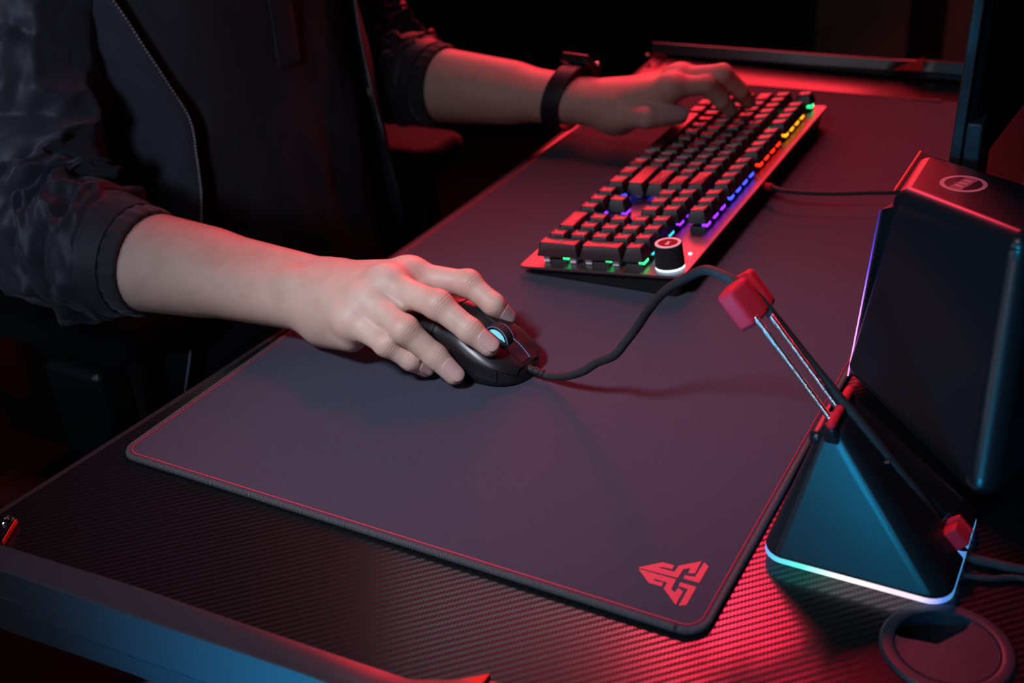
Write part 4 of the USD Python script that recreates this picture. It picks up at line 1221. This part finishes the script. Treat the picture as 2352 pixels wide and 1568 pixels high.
def cuff(p0, p1, r0, r1, seed):
    P = np.linspace(p0, p1, 14)
    k = np.sin(np.linspace(0, PI, 14))
    T, N, B = frames(P)
    a = np.arange(100) / 100 * 2 * PI
    R_ = (np.linspace(r0, r1, 14) + 0.0014 * k)[:, None] + 0.0007 * np.sin(a * 24 + seed)[None, :]
    out = P[:, None] + R_[..., None] * (np.cos(a)[None, :, None] * N[:, None] + np.sin(a)[None, :, None] * B[:, None])
    return loft(out, caps=False) if False else loft(np.concatenate([out, (P[:, None] + (R_ - 0.0024)[..., None] * (np.cos(a)[None, :, None] * N[:, None] + np.sin(a)[None, :, None] * B[:, None]))[::-1]]), closed=True)


obj('sleeve', sleeve([(-.088, .300, .345), (-.066, .268, .22), (-.030, .210, .105), (.012, .181, .056), (.062, .177, .044), (.106, .179, .041)], [.072, .064, .064, .064, .056, .0470], 21, 0.55, 8.5, .012, .017), 'jacket_cloth', jk, smooth=True)
obj('cuff', cuff(A3(.102, .179, .041), A3(.122, .1795, .0405), .0450, .0432, 0), 'knit_cloth', jk, smooth=True)
obj('sleeve', sleeve([(-.088, .640, .345), (-.060, .662, .22), (-.026, .672, .115), (.012, .666, .066), (.058, .660, .052), (.092, .656, .049)], [.078, .066, .060, .057, .051, .0475], 33, 0.75, 10.0, .011, .015), 'jacket_cloth', jk, smooth=True)
obj('cuff', cuff(A3(.088, .656, .049), A3(.108, .6555, .0485), .0455, .0440, 1), 'knit_cloth', jk, smooth=True)

Fd = Field((-.20, .24, -.73), (.50, .70, -.10), 0.011)
for a, b_, ra, rb, k in (((-.07, .41, -.225), (-.07, .52, -.225), .118, .118, .05), ((-.05, .40, -.235), (.36, .345, -.235), .088, .064, .03), ((.36, .345, -.235), (.40, .335, -.66), .062, .046, .02),
                         ((-.05, .535, -.235), (.36, .59, -.235), .088, .064, .03), ((.36, .59, -.235), (.40, .60, -.66), .062, .046, .02)):
    Fd.cone(Fd.F, a, b_, ra, rb, k)
obj('trousers', Fd.mesh(Fd.F), 'trouser_cloth', person, smooth=True)
for y in (.335, .60):
    obj('shoe', hull([(.36, y - .02, FZ + .035), (.36, y + .02, FZ + .035), (.40, y, FZ + .075), (.56, y - .022, FZ + .026), (.56, y + .022, FZ + .026), (.45, y, FZ + .055)], [.034, .034, .035, .025, .025, .035], 16), 'rubber', person)

# smart band on the left wrist
wb = thing('wristwatch', 'slim black wrist band with a small dark watch on the left wrist', 'watch')
wc_, wd = A3(.2620, .6525, .0490), A3(0.985, -0.10, -0.02)
wd /= np.linalg.norm(wd)
a = np.arange(72) / 72 * 2 * PI
e1_ = np.cross(wd, [0, 0, 1.0])
e1_ /= np.linalg.norm(e1_)
e2_ = np.cross(e1_, wd)
rings = []
for off, dr in ((-.0105, 0.0), (-.0105, .0018), (-.009, .0026), (.009, .0026), (.0105, .0018), (.0105, 0.0)):
    sag = 0.006
    rings.append([wc_ + wd * (off + sag * math.sin(t)) + e1_ * (.0335 + dr) * math.cos(t) + e2_ * (.0325 + dr) * math.sin(t) for t in a])
obj('band', loft(np.array(rings), closed=True), 'watch_band', wb, smooth=40)
nn = e1_ * -0.62 + e2_ * 0.79
cc_ = wc_ + nn * 0.0385 + wd * 0.004
sd = np.cross(wd, nn)
case = obj('case', hull([cc_ + wd * u * .014 + sd * v * .0155 + nn * q for u in (-1, 1) for v in (-1, 1) for q in (-.0025, .0025)], 0.0028, 12), 'satin_plastic', wb)
obj('button', hull([cc_ + wd * .0175 + nn * .003, cc_ + wd * .0195 + nn * .003], 0.0022, 12), 'chrome', wb)

# ------------------------------------------------------------------ chair
ch = thing('gaming_chair', 'black and red gaming chair with padded armrests that the person sits in', 'chair', (0, 0, 0))
obj('seat', rbox(-.30, .20, .24, .69, -.42, -.345, 0.03, 12), 'chair_black', ch)
for y0, y1_ in ((.195, .26), (.67, .735)):
    obj('seat_bolster', rbox(-.28, .18, y0, y1_, -.42, -.31, 0.025, 12), 'chair_red', ch)
obj('backrest', hull([(-.235, y, z) for y in (.33, .60) for z in (-.30, .50)] + [(-.33, y, z) for y in (.33, .60) for z in (-.30, .55)], .03, 12), 'chair_black', ch)
for sy in (-1, 1):
    c = .465 + sy * .185
    obj('back_wing', hull([(-.215, c + sy * .03, z) for z in (-.05, .40)] + [(-.30, c - sy * .04, z) for z in (-.25, .45)] + [(-.30, c + sy * .03, z) for z in (-.15, .42)], .026, 12), 'chair_red', ch)
for sy, c in ((-1, .206), (1, .700)):
    ar = obj('armrest', slab(rrect(-.165, .078, c - .046, c + .046, .028), -.064, -.036, .010, 4), 'chair_black', ch)
    obj('armrest_bracket', rbox(-.07, .03, c - .022, c + .022, -.085, -.0645, .006, 10), 'chair_black', ar)
    obj('armrest_post', rbox(-.045, .030, c - .020 + sy * .02, c + .020 + sy * .02, -.43, -.080, .010, 12), 'satin_plastic', ch)
obj('gas_lift', move(lathe([(0, 0), (.03, 0), (.03, .22), (0, .22)], 24), (-.05, .465, FZ + .09)), 'chrome', ch)
for k in range(5):
    t = k * 2 * PI / 5 + .3
    p = A3(-.05 + .30 * math.cos(t), .465 + .30 * math.sin(t), FZ + .075)
    lg = obj('base_arm', hull([(-.05, .465, FZ + .10), tuple(p)], [.035, .02], 12), 'satin_plastic', ch)
    obj('caster', xf(lathe([(0, -.012), (.026, -.012), (.028, 0), (.026, .012), (0, .012)], 24), np.array([[1, 0, 0, p[0]], [0, 0, -1, p[1]], [0, 1, 0, FZ + .029], [0, 0, 0, 1]])), 'rubber', lg)
